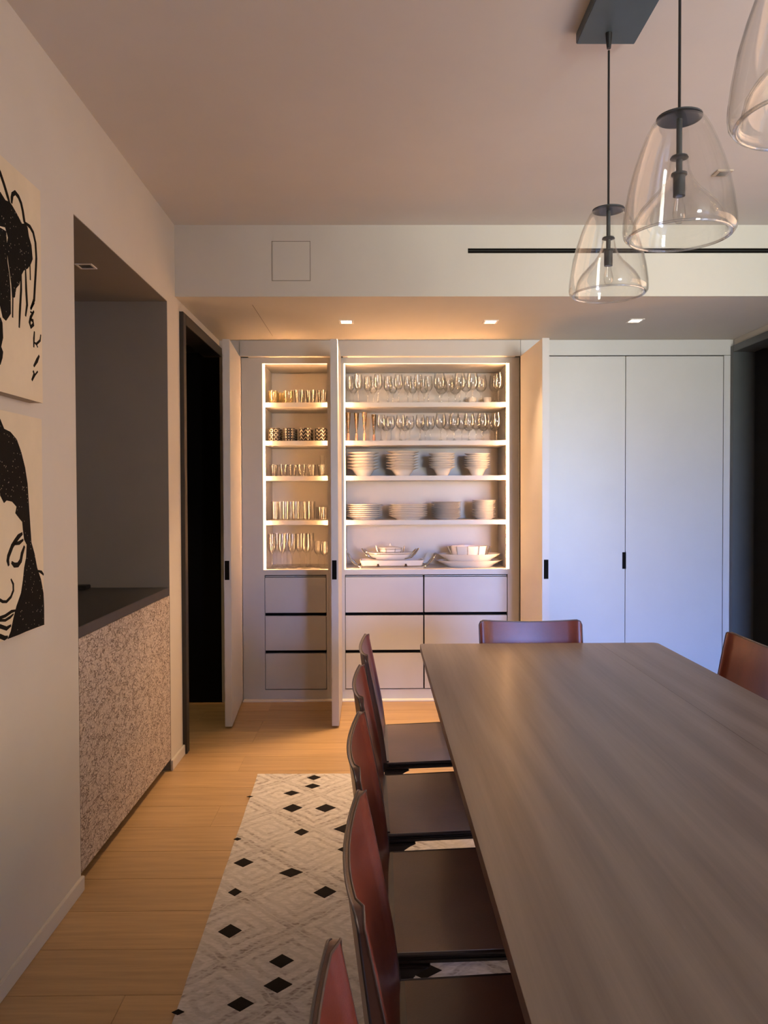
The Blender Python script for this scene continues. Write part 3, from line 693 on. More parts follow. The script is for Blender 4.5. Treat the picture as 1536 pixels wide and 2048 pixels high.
def copy_tree(o, parent=None):
    c = o.copy(); COL.objects.link(c)
    if parent: c.parent = parent
    for ch in list(o.children): copy_tree(ch, c)
    return c
proto = chair_proto()
cx = 0.240
SPOTS = [(cx-0.002, 2.955, 0.0, 'dark red leather chair on the rug, nearest the open cupboards along the long side'),
         (cx-0.010, 2.378, 0.6, 'dark red leather chair on the long side, second from the open cupboards'),
         (cx-0.004, 1.810, -0.4, 'dark red leather chair on the long side, third from the open cupboards'),
         (cx+0.010, 1.268, 0.4, 'dark red leather chair on the long side, fourth from the open cupboards'),
         (cx-0.008, 0.776, 2.5, 'dark red leather chair on the long side, fifth and farthest from the cupboards'),
         (1.150, 2.955, 180, 'dark red leather chair across the table, beside the grey side doorway'),
         (0.684, 3.215, -90, 'dark red leather chair at the table end facing away from the closed cupboards')]
for i, (x, y, a, lab) in enumerate(SPOTS):
    o = proto if i == 0 else copy_tree(proto)
    o.location = (x, y, 0.0080); o.rotation_euler = (0, 0, math.radians(a))
    tag(o, lab, 'chair', 'leather dining chairs')

# ------------------------------------------------------------------ pendants
can = thing('pendant_canopy', (0.702, 1.8, ZC), 'slate grey metal canopy plate on the ceiling holding the pendant cords', 'canopy')
MB().box(0.612, 0.790, 1.10, 2.419, 2.752, ZC-0.0005).build('plate', CANOPY, can, bevel=0.002)
for y in (2.36, 1.81, 1.26):
    MB().lathe([(0.001, -0.045), (0.006, -0.045), (0.009, -0.02), (0.010, 0.0), (0.001, 0.0)], 12, (0.695, y, 2.7515)).build('cord_grip', BLACK, can, smooth=True)
def pendant(y, sc, rim, label):
    x = 0.695
    p = thing('pendant_lamp', (x, y, rim), label, 'pendant lamp', 'glass pendant lamps over the table')
    R, Hh = 0.1155*sc, 0.252*sc
    B = rim
    def s(prof): return [(r*sc, z*sc) for r, z in prof]
    outer = [(.036,.252),(.046,.249),(.056,.238),(.068,.215),(.080,.185),(.092,.150),(.103,.110),(.1105,.070),(.1150,.035),(.1155,.018),(.1140,.008),(.1085,.001),(.1010,.0),(.0955,.004),(.0940,.012),
             (.0935,.020),(.089,.040),(.078,.058),(.060,.078),(.042,.096),(.028,.116),(.020,.138),(.0165,.160),(.0150,.172)]
    inner = [(r-.0022, z-.0012 if z > .2 else z) for r, z in outer[:10]] + [(.1115,.010),(.108,.005),(.103,.0035),(.0985,.006),(.0962,.013),(.0957,.021),(.0912,.041),(.0800,.0600),(.062,.080),(.044,.098),(.030,.118),(.022,.139),(.0185,.161),(.0170,.172)]
    MB().lathe(s(outer), 48, (x, y, B)).lathe(s(inner)[::-1], 48, (x, y, B)).build('glass_shade', SHADEG, p, smooth=80)
    MB().tube([(x+.1045*sc*math.cos(2*math.pi*k/56), y+.1045*sc*math.sin(2*math.pi*k/56), B+.0015*sc) for k in range(57)], .0030*sc, 8, False).build('glass_rim', RIMG, p, smooth=True)
    MB().lathe(s([(.0005,.266),(.006,.266),(.0075,.256),(.038,.2545),(.047,.2525),(.047,.2495),(.0005,.2485)]), 40, (x, y, B)).build('cap_disc', PENDM, p, smooth=30)
    st = MB().lathe(s([(.0005,.2484),(.0060,.2484),(.0060,.170),(.0005,.170)]), 16, (x, y, B)).build('stem', PENDM, p, smooth=30)
    sk = MB().lathe(s([(.0005,.1699),(.017,.1699),(.019,.166),(.0065,.163),(.0065,.135),(.0165,.134),(.0165,.130),(.0125,.128),(.0125,.086),(.0005,.086)]), 24, (x, y, B)).build('socket', PENDM, p, smooth=30)
    MB().lathe(s([(.0005,.0859),(.0070,.0859),(.0085,.075),(.0120,.062),(.0135,.048),(.0115,.036),(.006,.029),(.0005,.027)]), 20, (x, y, B)).build('bulb', GLASS, p, smooth=60)
    MB().tube([(x, y, 2.70), (x, y, B+.266*sc+0.0005)], 0.0034, 8).build('cord', BLACK, p, smooth=True)
    return p
pendant(2.36, 1.0, 1.979, 'clear glass dome pendant hanging at the cupboard end of the canopy')
pendant(1.81, 1.075, 1.971, 'clear glass dome pendant hanging in the middle of the canopy')
pendant(1.26, 1.075, 1.976, 'clear glass dome pendant hanging at the canopy end away from the cupboards')

# ------------------------------------------------------------------ paintings
AX = XW + 0.040
def artwork(label, y0, y1, z0, z1, polys, strokes, marks, gl):
    a = thing('painting', (XW, (y0+y1)/2, z0), label, 'painting')
    MB().box(XW+0.0005, AX-0.0015, y0, y1, z0, z1).build('stretcher', CANVASE, a)
    MB().box(AX-0.0015, AX, y0, y1, z0, z1).build('canvas', CANVAS, a)
    def yz(p): q = onX(p[0], p[1], AX); return (min(max(q.y, y0+.001), y1-.0005), min(max(q.z, z0+.0008), z1-.001))
    for k, pl in enumerate(polys):
        pts = [yz(p) for p in pl]; n = len(pts); h = 0.0012 + 0.0003*k
        MB().add([(AX-.0003, *p) for p in pts] + [(AX+h, *p) for p in pts], [tuple(range(n)), tuple(range(2*n-1, n-1, -1))] + [(i, n+i, n+(i+1) % n, (i+1) % n) for i in range(n)]).build('black_hair', GLIT if gl else GLIT, a, merge=True, bevel=0)
    for nm, group in (('brush_stroke', strokes), ('ink_mark', marks)):
        for (pts, wpx) in group:
            q = [Vector((0, *yz(p))) for p in pts]; wd = wpx*2.2/F/2*2.3
            # resample smooth
            m = MB(); L, Rr = [], []
            for i, c in enumerate(q):
                t = (q[min(i+1, len(q)-1)]-q[max(i-1, 0)]); t = t.normalized() if t.length else Vector((0, 0, 1))
                nn = Vector((0, -t.z, t.y)); ww_ = wd*(0.55 if i in (0, len(q)-1) else 1)
                L.append(c+nn*ww_); Rr.append(c-nn*ww_)
            N = len(q); vv = []
            for hx in (AX-.0003, AX+.0010):
                for c in L: vv.append((hx, c.y, c.z))
                for c in Rr: vv.append((hx, c.y, c.z))
            ff = []
            for i in range(N-1):
                ff += [(2*N+i, 2*N+i+1, 3*N+i+1, 3*N+i), (i, N+i, N+i+1, i+1), (i, i+1, 2*N+i+1, 2*N+i), (N+i, 3*N+i, 3*N+i+1, N+i+1)]
            ff += [(0, 2*N, 3*N, N), (N-1, 2*N-1, 4*N-1, 3*N-1)]
            m.add(vv, ff).build(nm, INK, a, merge=True)
    return a
U = lambda pts: [(x/3.94, 300+y/3.94) for x, y in pts]
D_ = lambda pts: [(x/3.94, 780+y/3.94) for x, y in pts]
upper_polys = [U([(-120,300),(0,330),(40,395),(75,410),(95,440),(140,520),(170,580),(200,580),(215,610),(225,680),(245,750),(255,860),(240,900),(215,935),(185,950),(165,990),(150,1060),(125,1090),(115,1160),(95,1170),(88,1060),(75,960),(62,860),(50,760),(62,690),(40,610),(0,600),(-120,600)]),
               U([(-120,620),(0,612),(45,640),(52,760),(55,880),(70,980),(80,1100),(82,1290),(45,1345),(20,1320),(0,1230),(-120,1200)]),
               U([(-120,1300),(0,1320),(15,1360),(20,1480),(5,1550),(20,1590),(15,1640),(0,1690),(-120,1800)])]
upper_str = [(U([(-60,60),(0,180),(30,270),(60,370),(75,420)]), 4), (U([(90,420),(92,380),(97,350),(118,335),(145,370),(165,420),(178,480),(190,560),(200,590)]), 4),
             (U([(200,575),(235,605),(260,650),(278,730),(285,850),(281,950),(275,1050),(268,1180),(240,1250)]), 3.6), (U([(200,940),(205,1100),(212,1220),(200,1310)]), 3.6),
             (U([(165,980),(165,1100),(155,1280),(150,1400)]), 3.4), (U([(100,1150),(98,1320)]), 3.4), (U([(235,900),(238,1025)]), 3)]
upper_marks = [(U([(240,1255),(268,1200)]), 4), (U([(266,1270),(240,1320),(232,1360),(242,1395),(262,1375),(258,1345),(235,1330)]), 3.4), (U([(238,1275),(262,1290)]), 3),
               (U([(270,1430),(266,1490),(265,1555)]), 3), (U([(320,1455),(315,1500),(285,1530),(268,1515)]), 2.4), (U([(285,1530),(296,1555)]), 2.4),
               (U([(308,1620),(290,1660),(265,1705)]), 4), (U([(260,1740),(270,1770),(250,1815)]), 4), (U([(296,1745),(270,1778)]), 3)]
lower_polys = [D_([(-120,60),(0,230),(30,305),(80,330),(130,390),(165,490),(195,610),(215,740),(225,900),(235,1050),(245,1200),(270,1290),(290,1400),(320,1490),(340,1600),(346,1700),(346,1850),(290,1870),(200,1905),(150,1930),(120,1945),(60,1962),(85,1900),(105,1800),(130,1700),(165,1600),(180,1500),(190,1400),(205,1320),(210,1220),(190,1180),(180,1100),(175,1040),(150,1010),(120,970),(130,920),(95,880),(50,870),(30,890),(0,830),(-120,800)])]
lower_str = [(D_([(175,1130),(145,1155),(120,1190),(95,1230),(80,1270),(65,1310),(60,1345),(68,1385)]), 4.5), (D_([(182,1180),(150,1205),(110,1215)]), 3.5), (D_([(192,1230),(172,1290),(162,1345),(140,1378),(112,1380),(90,1358)]), 4.5),
             (D_([(85,1490),(103,1530),(104,1580),(85,1630),(50,1668),(20,1668),(0,1655),(-40,1640)]), 2.6), (D_([(-60,1790),(0,1795),(40,1780),(90,1745),(130,1735)]), 2.8), (D_([(-60,1815),(0,1815),(40,1815),(80,1790),(105,1765)]), 2.4),
             (D_([(-60,1850),(0,1862),(50,1880),(85,1855)]), 3.6), (D_([(-60,1930),(0,1940),(35,1955),(60,1945)]), 4), (D_([(300,1425),(325,1435),(346,1455)]), 3)]
artwork('cream canvas with loose black hair strands, hung above another canvas', 1.72, 2.381, 1.662, 2.294, upper_polys, upper_str, upper_marks, True)
artwork('cream canvas with black glittering hair and a lowered face, the lower of two', 1.72, 2.371, 0.995, 1.613, lower_polys, lower_str, [], True)

# ------------------------------------------------------------------ tableware
def lathe_mesh(name, prof, mat_, seg=20, smooth=50, sx=1, sy=1):
    me = MB().lathe(prof, seg, (0, 0, 0), sx, sy).mesh(name, smooth); me.materials.append(mat_); return me
def wine(h, rb, rim, foot, bowl_h, th=0.0012):
    sh = h-bowl_h
    o = [(0.0005, 0), (foot, 0.0005), (foot, .0018), (foot*.35, .005), (.0045, .014), (.0036, sh*.55), (.0042, sh-.008), (.010, sh), (rb*.62, sh+bowl_h*.10), (rb*.90, sh+bowl_h*.24), (rb, sh+bowl_h*.42), (rb*.97, sh+bowl_h*.62), ((rb+rim)*.49, sh+bowl_h*.82), (rim, h)]
    i = [(rim-th, h), ((rb+rim)*.49-th, sh+bowl_h*.82), (rb*.97-th, sh+bowl_h*.62), (rb-th, sh+bowl_h*.42), (rb*.90-th, sh+bowl_h*.24+th), (rb*.62, sh+bowl_h*.10+th*1.5), (.0005, sh+.004)]
    return o+i
def tumbler(h, rt, rb, th=0.0016, base=0.008):
    return [(.0005, 0), (rb*.92, 0), (rb, .003), (rt, h), (rt-th, h), (rb-th, base), (.0005, base)]
WN = lathe_mesh('narrow_wine_glass', wine(.190, .030, .0235, .030, .105), GLASS)
WL = lathe_mesh('large_wine_glass', wine(.205, .042, .0325, .037, .118), GLASS)
WM = lathe_mesh('medium_wine_glass', wine(.180, .034, .027, .033, .098), GLASS)
WT = lathe_mesh('tall_flute_glass', wine(.238, .030, .0270, .034, .135), GLASS)
WS = lathe_mesh('short_wine_glass', wine(.185, .031, .025, .031, .098), GLASS)
TF = lathe_mesh('flared_tumbler', tumbler(.092, .037, .029), GLASS)
TA = lathe_mesh('amber_tumbler', tumbler(.088, .034, .033), AMBER)
TS = lathe_mesh('short_tumbler', tumbler(.080, .0305, .023), GLASS)
TH = lathe_mesh('highball_glass', tumbler(.128, .0290, .0275), GLASS)
TR = lathe_mesh('rocks_glass', tumbler(.088, .0335, .032), GLASS)
TN = lathe_mesh('narrow_glass', tumbler(.150, .017, .015), GLASS)
FL = lathe_mesh('gold_flute', [(.0005,.058),(.0065,.058),(.0085,.085),(.0135,.135),(.0185,.200),(.0172,.200),(.0122,.135),(.0072,.088),(.0005,.080)], GOLDG)
FB = lathe_mesh('flute_base', [(.0005,0),(.0105,0),(.0105,.004),(.0095,.050),(.0070,.0579),(.0005,.0579)], COPPER, 14)
CEN = 5.45
def X_at(px, Y=CEN): return onY(px, 900, Y).x
SH = {1: SHELVES[0], 2: SHELVES[1], 3: SHELVES[2], 4: SHELVES[3], 5: Z0}
E_ = 0.0004
def put(me, nm, px, Y, shelf, lab, cat, grp, sc=1.0, rz=None):
    return place(me, nm, None, (X_at(px, Y), Y, SH[shelf]+E_), lab, cat, grp, random.random()*6 if rz is None else rz, sc)
z2 = lambda x: 670 + x/4.042      # zoom-2 x to px
# top shelf of the wide cupboard
front = [z2(190), z2(350), z2(515), z2(675)]; back = [z2(122), z2(268), z2(430), z2(590), z2(755)]
for i, px in enumerate(front): put(WN, 'wine_glass', px, 5.40, 1, f'{ORD[i+1]} narrow front-row wine glass from the lit partition on the top shelf', 'wine glass', 'narrow wine glasses on the top shelf', 1.04)
for i, px in enumerate(back): put(WN, 'wine_glass', px, 5.485, 1, f'{ORD[i+1]} narrow second-row wine glass from the lit partition on the top shelf', 'wine glass', 'narrow wine glasses on the top shelf', 1.04)
for i, px in enumerate([z2(150), z2(310), z2(470), z2(630), z2(720)]): put(WN, 'wine_glass', px, 5.60, 1, f'{ORD[i+1]} narrow back-row wine glass from the lit partition on the top shelf', 'wine glass', 'narrow wine glasses on the top shelf', 1.04)
for i, px in enumerate([z2(845), z2(1010), z2(1110), z2(1320)]): put(WL, 'wine_glass', px, 5.405, 1, f'{ORD[i+1]} large front-row wine glass, counted towards the open hinged door, on the top shelf', 'wine glass', 'large wine glasses on the top shelf')
for i, px in enumerate([z2(920), z2(1060), z2(1180), z2(1292)]): put(WL, 'wine_glass', px, 5.51, 1, f'{ORD[i+1]} large second-row wine glass, counted towards the open hinged door, on the top shelf', 'wine glass', 'large wine glasses on the top shelf')
for i, px in enumerate([z2(862), z2(972)]): put(WL, 'wine_glass', px, 5.63, 1, f'{ORD[i+1]} large back-row wine glass, counted towards the open hinged door, on the top shelf', 'wine glass', 'large wine glasses on the top shelf')
SB = lathe_mesh('small_white_bowl', [(.0005,0),(.014,0),(.016,.004),(.027,.025),(.030,.045),(.028,.066),(.0262,.066),(.028,.045),(.025,.027),(.0005,.006)], CERAM, 24)
for i, px in enumerate([z2(1110), z2(1232)]): put(SB, 'white_cup', px, 5.63, 1, ('rounded white cup behind the large wine glasses, nearer the narrow glasses', 'rounded white cup behind the large wine glasses, nearer the open door')[i], 'cup', 'white cups on the top shelf')
# second shelf
for i, px in enumerate([z2(108), z2(175), z2(240), z2(316)]):
    Y = (5.44, 5.47, 5.42, 5.58)[i]
    o = put(FL, 'champagne_flute', px, Y, 2, f'{ORD[i+1]} gold trumpet flute with copper foot from the lit partition', 'flute', 'gold flutes on the second shelf', 1.0, 0)
    c = bpy.data.objects.new('copper_foot', FB); COL.objects.link(c); c.parent = o; c['label'] = 'copper foot'
for i, px in enumerate([z2(375), z2(530), z2(690)]): put(WM, 'wine_glass', px, 5.40, 2, f'{ORD[i+1]} slim front-row wine glass from the gold flutes on the second shelf', 'wine glass', 'slim wine glasses on the second shelf')
for i, px in enumerate([z2(450), z2(605), z2(770)]): put(WM, 'wine_glass', px, 5.485, 2, f'{ORD[i+1]} slim second-row wine glass from the gold flutes on the second shelf', 'wine glass', 'slim wine glasses on the second shelf')
for i, px in enumerate([z2(415), z2(570), z2(730)]): put(WM, 'wine_glass', px, 5.60, 2, f'{ORD[i+1]} slim back-row wine glass from the gold flutes on the second shelf', 'wine glass', 'slim wine glasses on the second shelf')
for i, px in enumerate([z2(855), z2(965), z2(1085), z2(1190), z2(1305)]): put(WL, 'wine_glass', px, 5.40, 2, f'{ORD[i+1]} round front-row wine glass from the slim glasses on the second shelf', 'wine glass', 'round wine glasses on the second shelf', 0.93)
for i, px in enumerate([z2(905), z2(1025), z2(1140), z2(1250)]): put(WL, 'wine_glass', px, 5.495, 2, f'{ORD[i+1]} round second-row wine glass from the slim glasses on the second shelf', 'wine glass', 'round wine glasses on the second shelf', 0.93)
for i, px in enumerate([z2(960), z2(1080), z2(1200), z2(1290)]): put(WL, 'wine_glass', px, 5.61, 2, f'{ORD[i+1]} round back-row wine glass from the slim glasses on the second shelf', 'wine glass', 'round wine glasses on the second shelf', 0.93)
# narrow cupboard
z1 = lambda x: 430 + x/4.097
for i, (px, Y) in enumerate([(z1(478), 5.42), (z1(548), 5.52), (z1(604), 5.42)]): put(TA, 'tumbler', px, Y, 1, f'{ORD[i+1]} amber iridescent tumbler from the led strip, top shelf of the narrow cupboard', 'tumbler', 'amber tumblers')
for i, px in enumerate([z1(694), z1(788), z1(882)]): put(TF, 'tumbler', px, 5.42, 1, f'{ORD[i+1]} clear flared tumbler from the amber ones, front row', 'tumbler', 'flared clear tumblers')
for i, px in enumerate([z1(735), z1(832)]): put(TF, 'tumbler', px, 5.54, 1, f'{ORD[i+1]} clear flared tumbler from the amber ones, back row', 'tumbler', 'flared clear tumblers')
MK = [mug_mat('ring'), mug_mat('dot'), mug_mat('chevron')]
MUGP = [(.0005,0),(.038,0),(.0405,.003),(.0405,.088),(.0395,.0895),(.0372,.088),(.0372,.006),(.0005,.006)]
MG = [lathe_mesh('patterned_mug', MUGP, m, 28) for m in MK]
ML = ['ring-patterned', 'dotted', 'first chevron', 'second chevron']
for i, (px, k) in enumerate([(z1(487), 0), (z1(608), 1), (z1(738), 2), (z1(868), 2)]):
    put(MG[k], 'mug', px, 5.41, 2, f'black {ML[i]} mug from the led strip, front row of the narrow cupboard', 'mug', 'patterned black mugs', 1.0, i*0.7)
    put(MG[k], 'mug', px+5, 5.52, 2, f'black mug standing directly behind the {ML[i]} mug', 'mug', 'patterned black mugs', 1.0, i*0.9)
for i, px in enumerate([z1(482), z1(560), z1(635), z1(712), z1(790), z1(875)]):
    put(TS, 'tumbler', px, 5.41 if i % 2 else 5.43, 3, f'{ORD[i+1]} short tapered tumbler from the led strip, front row of the third shelf', 'tumbler', 'short tapered tumblers')
for i, px in enumerate([z1(520), z1(600), z1(675), z1(750)]):
    put(TS, 'tumbler', px, 5.52, 3, f'{ORD[i+1]} short tapered tumbler from the led strip, back row of the third shelf', 'tumbler', 'short tapered tumblers')
put(TN, 'narrow_glass', z1(878), 5.56, 3, 'tall narrow glass standing up behind the short tapered tumblers', 'glass', None)
for i, px in enumerate([z1(490), z1(575), z1(660), z1(750)]):
    put(TH, 'highball_glass', px, 5.41, 4, f'{ORD[i+1]} tall highball glass from the led strip, front row', 'highball glass', 'tall highball glasses')
for i, px in enumerate([z1(535), z1(620), z1(705), z1(785)]):
    put(TH, 'highball_glass', px, 5.50, 4, f'{ORD[i+1]} tall highball glass from the led strip, back row', 'highball glass', 'tall highball glasses')
for i, (px, Y) in enumerate([(z1(880), 5.41), (z1(862), 5.54)]):
    put(TR, 'rocks_glass', px, Y, 4, ('low straight rocks glass in front beside the highball glasses', 'low straight rocks glass behind another, beside the highball glasses')[i], 'rocks glass', 'rocks glasses')
for i, (px, Y) in enumerate([(z1(462), 5.40), (z1(545), 5.40), (z1(627), 5.42), (z1(742), 5.40)]):
    put(WT, 'flute_glass', px, Y, 5, f'{ORD[i+1]} tall clear flute from the led strip, front row of the lowest shelf', 'flute', 'tall clear flutes')
for i, (px, Y) in enumerate([(z1(500), 5.53), (z1(585), 5.54), (z1(690), 5.50), (z1(775), 5.54)]):
    put(WT, 'flute_glass', px, Y, 5, f'{ORD[i+1]} tall clear flute from the led strip, back row of the lowest shelf', 'flute', 'tall clear flutes')
for i, (px, Y) in enumerate([(z1(893), 5.40), (z1(842), 5.48)]):
    put(WS, 'wine_glass', px, Y, 5, ('small wine glass in front, beside the tall clear flutes', 'small wine glass set back between the flutes and another small glass')[i], 'wine glass', 'small wine glasses on the lowest shelf')

# plates and bowls, one object each
def bowl_prof(R, d, foot):
    return [(.0005, .0025), (foot*.8, .0025), (foot*.85, 0), (foot, 0), (foot*1.04, .004), (foot*1.35, d*.42), (R*.66, d*.72), (R*.80, d*.84), (R*.985, d*.965), (R, d*.985), (R*.99, d), (R*.80, d*.90), (R*.64, d*.78), (foot*1.30, d*.48), (foot*.92, .007), (.0005, .006)]
def plate_prof(R, d, foot):
    return [(.0005, .002), (foot*.9, .002), (foot*.92, 0), (foot, 0), (foot*1.02, .003), (R*.78, d*.45), (R*.985, d*.90), (R, d*.95), (R*.99, d), (R*.78, d*.62), (foot*1.02, .0062), (.0005, .0058)]
def stack(shelf, px, Y, prof, n, step, R, nm, labf, grp, mat_, tilt=0.0):
    me = lathe_mesh(nm, prof, mat_, 40, 45)
    for k in range(n):
        o = place(me, nm, None, (X_at(px, Y) + random.uniform(-.0022, .0022), Y + random.uniform(-.002, .002), SH[shelf]+E_ + k*step), labf(k), nm.split('_')[-1], grp, random.random()*6)
        if k: o.rotation_euler = (random.uniform(-tilt, tilt), random.uniform(-tilt, tilt), random.random()*6)
z3 = lambda x: 670 + x/4.042
oname = lambda k, n: 'bottom' if k == 0 else ('topmost' if k == n-1 else ORD[k+1])
stack(3, z3(226), 5.52, bowl_prof(.112, .058, .047), 6, .0215, .112, 'soup_bowl', lambda k: f'{oname(k,6)} wide white soup bowl in the stack beside the lit partition', 'wide soup bowls beside the partition', CERAM)
stack(3, z3(545), 5.52, bowl_prof(.115, .058, .047), 7, .0190, .115, 'soup_bowl', lambda k: f'{oname(k,7)} wide white soup bowl in the second stack from the lit partition', 'wide soup bowls, second stack', CERAM, .012)
stack(3, z3(865), 5.52, bowl_prof(.093, .066, .038), 7, .0155, .093, 'small_bowl', lambda k: f'{oname(k,7)} small white bowl in the leaning stack next to the wide soup bowls', 'small bowls, leaning stack', CERAM, .02)
stack(3, z3(1147), 5.52, bowl_prof(.091, .064, .038), 7, .0155, .091, 'small_bowl', lambda k: f'{oname(k,7)} small white bowl in the stack beside the open hinged door', 'small bowls beside the door', CERAM, .015)
stack(4, z3(235), 5.52, plate_prof(.128, .026, .080), 7, .0135, .128, 'dinner_plate', lambda k: f'{oname(k,7)} white dinner plate in the stack beside the lit partition', 'dinner plates beside the partition', CERAM)
stack(4, z3(590), 5.52, plate_prof(.136, .028, .085), 7, .0130, .136, 'dinner_plate', lambda k: f'{oname(k,7)} white dinner plate in the widest stack', 'dinner plates, widest stack', CERAM, .004)
stack(4, z3(900), 5.52, plate_prof(.105, .018, .070), 12, .0095, .105, 'side_plate', lambda k: f'{oname(k,12)} grey-white side plate in the stack of thin plates', 'grey-white side plates', CERAM2)
stack(4, z3(1203), 5.52, plate_prof(.084, .019, .055), 12, .0104, .084, 'dessert_plate', lambda k: f'{oname(k,12)} small white dessert plate in the stack beside the open hinged door', 'dessert plates', CERAM)

# serving pieces on the deck
def oval_dish(name, px, Y, z, R, h, ry, base_r, lab, cat, M_=CERAM, flare=1.0, handles=None, th=0.005):
    x = X_at(px, Y)
    t = thing(name, (x, Y, z), lab, cat)
    prof = [(.0005, .0), (base_r, 0), (base_r+.006, .002), (base_r+(R-base_r)*.55*flare, h*.55), (R, h), (R-th*.8, h+.001), (base_r+(R-base_r)*.5*flare, h*.62), (base_r-.004, th), (.0005, th)]
    MB().lathe(prof, 48, (x, Y, z), 1, ry).build('dish', M_, t, smooth=40)
    if handles:
        hx, hz, out, r = handles
        for s in (-1, 1):
            pts = []
            for k in range(9):
                a = math.pi*k/8
                pts.append((x+s*(hx+out*math.sin(a)*0.9), Y+0.055*math.cos(a)*ry*1.6, z+hz+0.04*math.sin(a)))
            MB().tube(pts, r, 8).build('handle', STEEL, t, smooth=True)
    return t, x
zd = Z0 + E_
# silver tray with a white rectangular dish
Y = 5.50; x = X_at(z3(455), Y)
t = thing('serving_tray', (x, Y, zd), 'long silver tray with upswept handles holding a white dish on the lowest shelf', 'tray')
def rr(hx, hy, r, n=5):
    p = []
    for cx_, cy_, a0 in ((hx-r, -hy+r, -90), (hx-r, hy-r, 0), (-hx+r, hy-r, 90), (-hx+r, -hy+r, 180)):
        for k in range(n+1):
            a = math.radians(a0+90*k/n); p.append((x+cx_+r*math.cos(a), Y+cy_+r*math.sin(a)))
    return p
MB().prism(rr(.235, .105, .03), zd, zd+.006).build('tray_base', STEEL, t, merge=True)
a_ = [(p[0], p[1], zd+.013) for p in rr(.242, .112, .035)]
MB().tube(a_+[a_[0]], .0045, 8, False).build('rail', STEEL, t, smooth=True)
for s in (-1, 1):
    pts = [(x+s*.225, Y-.06, zd+.010), (x+s*.255, Y-.06, zd+.022), (x+s*.280, Y-.058, zd+.050), (x+s*.298, Y-.050, zd+.082), (x+s*.306, Y-.03, zd+.094), (x+s*.306, Y+.03, zd+.094), (x+s*.298, Y+.050, zd+.082), (x+s*.280, Y+.058, zd+.050), (x+s*.255, Y+.06, zd+.022), (x+s*.225, Y+.06, zd+.010)]
    MB().tube(pts, .0055, 8).build('handle', STEEL, t, smooth=True)
for s in (-1, 1):
    MB().lathe([(.0005, 0), (.010, 0), (.012, .006), (.006, .010), (.009, .016), (.0005, .020)], 14, (x+s*.095, Y-.118, zd+.012)).build('knob', LEATHD, t, smooth=True)
di = MB(); q0 = rr(.205, .088, .03); q1 = rr(.222, .098, .03); q2 = rr(.214, .090, .028); q3 = rr(.196, .080, .028); n_ = len(q0)
vv = [(a, b, zd+.0065) for a, b in q0] + [(a, b, zd+.052) for a, b in q1] + [(a, b, zd+.052) for a, b in q2] + [(a, b, zd+.012) for a, b in q3]
ff = [tuple(range(n_-1, -1, -1)), tuple(range(3*n_, 4*n_))]
for L_ in range(3):
    for k in range(n_): ff.append((L_*n_+k, L_*n_+(k+1) % n_, (L_+1)*n_+(k+1) % n_, (L_+1)*n_+k))
di.add(vv, ff); 
ds = thing('baking_dish', (x, Y, zd+.0065), 'low white rectangular dish sitting in the long silver tray', 'dish')
di.build('dish', CERAM, ds, smooth=35)
# boat dish with silver handles, small lidded basket dish on top
bo, bx_ = oval_dish('oval_serving_dish', z3(443), 5.50, zd+.0530, .165, .050, .52, .115, 'oval white dish with tall silver handles above the long tray', 'dish', handles=(.148, .032, .035, .0042))
for s in (-1, 1):
    MB().tube([(bx_+s*.10, 5.50-.04, zd+.060), (bx_+s*.145, 5.50-.04, zd+.068), (bx_+s*.175, 5.50-.035, zd+.095), (bx_+s*.198, 5.50-.02, zd+.128), (bx_+s*.198, 5.50+.02, zd+.128), (bx_+s*.175, 5.50+.035, zd+.095), (bx_+s*.145, 5.50+.04, zd+.068), (bx_+s*.10, 5.50+.04, zd+.060)], .0045, 8).build('cradle_handle', STEEL, bo, smooth=True)
MB().tube([(bx_+.152*math.cos(2*math.pi*k/40), 5.5+.152*.54*math.sin(2*math.pi*k/40), zd+.094) for k in range(41)], .003, 6, False).build('rail', STEEL, bo, smooth=True)
bt, tx = oval_dish('lidded_dish', z3(445), 5.50, zd+.0600, .082, .075, .75, .066, 'small white dish in a silver cradle on top of the oval dish', 'dish')
for s in (-1, 1):
    MB().tube([(tx+s*.070, 5.5-.02, zd+.064), (tx+s*.086, 5.5-.02, zd+.098), (tx+s*.098, 5.5-.012, zd+.146), (tx+s*.098, 5.5+.012, zd+.146), (tx+s*.086, 5.5+.02, zd+.098), (tx+s*.070, 5.5+.02, zd+.064)], .004, 8).build('handle', STEEL, bt, smooth=True)
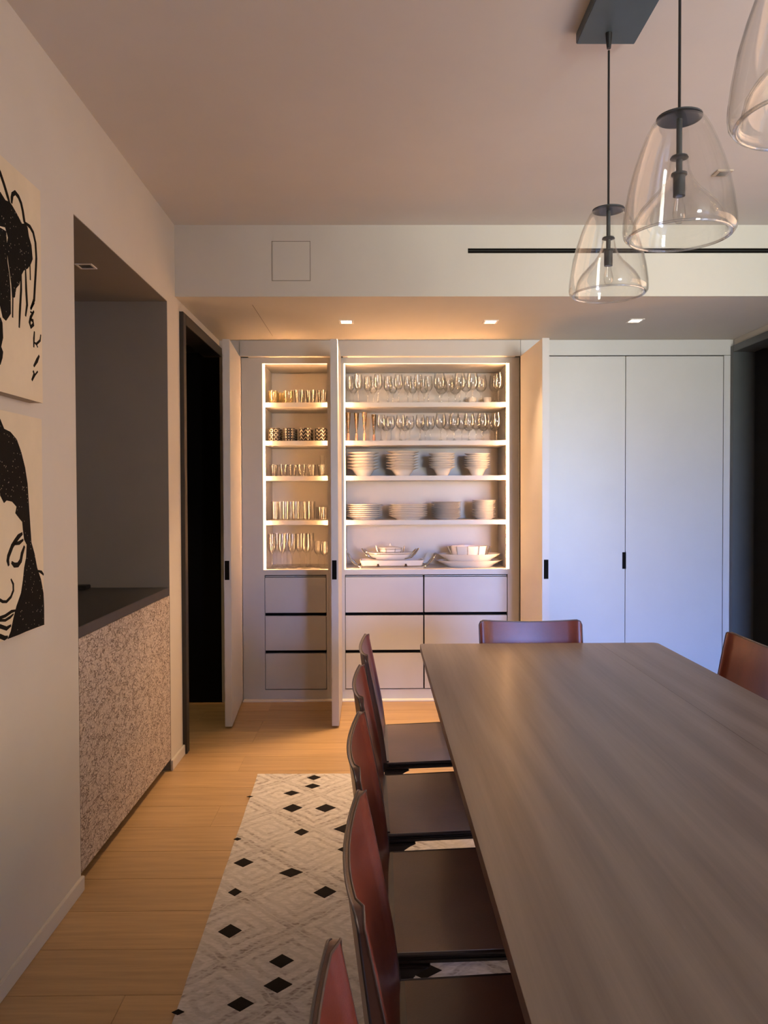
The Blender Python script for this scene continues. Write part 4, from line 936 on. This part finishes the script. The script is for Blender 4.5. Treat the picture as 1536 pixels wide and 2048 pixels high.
for zz in (.105, .128):
    rr0 = .066 + (.016)*(zz-.06)/.075 + .003
    MB().tube([(tx+rr0*math.cos(2*math.pi*k/36), 5.5+rr0*.76*math.sin(2*math.pi*k/36), zd+zz) for k in range(37)], .0022, 6, False).build('cradle_ring', STEEL, bt, smooth=True)
for k in range(8):
    a = 2*math.pi*(k+.5)/8; r0, r1 = .071, .085
    MB().tube([(tx+r0*math.cos(a), 5.5+r0*.77*math.sin(a), zd+.066), (tx+r1*math.cos(a), 5.5+r1*.77*math.sin(a), zd+.134)], .002, 6).build('cradle_wire', STEEL, bt, smooth=True)
MB().lathe([(.0005, .1315), (.079, .1315), (.074, .136), (.03, .144), (.008, .147), (.0045, .151), (.010, .158), (.006, .164), (.0005, .165)], 36, (tx, 5.5, zd), 1, .75).build('lid', CERAM, bt, smooth=40)
# platters and bowl
oval_dish('platter', z3(1084), 5.50, zd, .232, .046, .60, .15, 'wide white oval platter lowest of the pile beside the open hinged door', 'platter', flare=.9)
oval_dish('platter', z3(1082), 5.50, zd+.0245, .222, .066, .60, .125, 'deeper white oval platter resting inside another platter', 'platter', flare=.9)
ob, ox = oval_dish('handled_bowl', z3(1082), 5.50, zd+.0640, .130, .080, .70, .112, 'white oval bowl with silver handles on top of two platters', 'bowl')
for s in (-1, 1):
    MB().tube([(ox+s*.112, 5.5-.03, zd+.068), (ox+s*.132, 5.5-.03, zd+.100), (ox+s*.148, 5.5-.015, zd+.140), (ox+s*.148, 5.5+.015, zd+.140), (ox+s*.132, 5.5+.03, zd+.100), (ox+s*.112, 5.5+.03, zd+.068)], .004, 8).build('handle', STEEL, ob, smooth=True)
for k in range(10):
    a = 2*math.pi*(k+.25)/10; r0, r1 = .119, .134
    MB().tube([(ox+r0*math.cos(a), 5.5+r0*.71*math.sin(a), zd+.067), (ox+r1*math.cos(a), 5.5+r1*.71*math.sin(a), zd+.146)], .0022, 6).build('cradle_wire', STEEL, ob, smooth=True)

for o in bpy.data.objects:
    if '_base' in o: del o['_base']
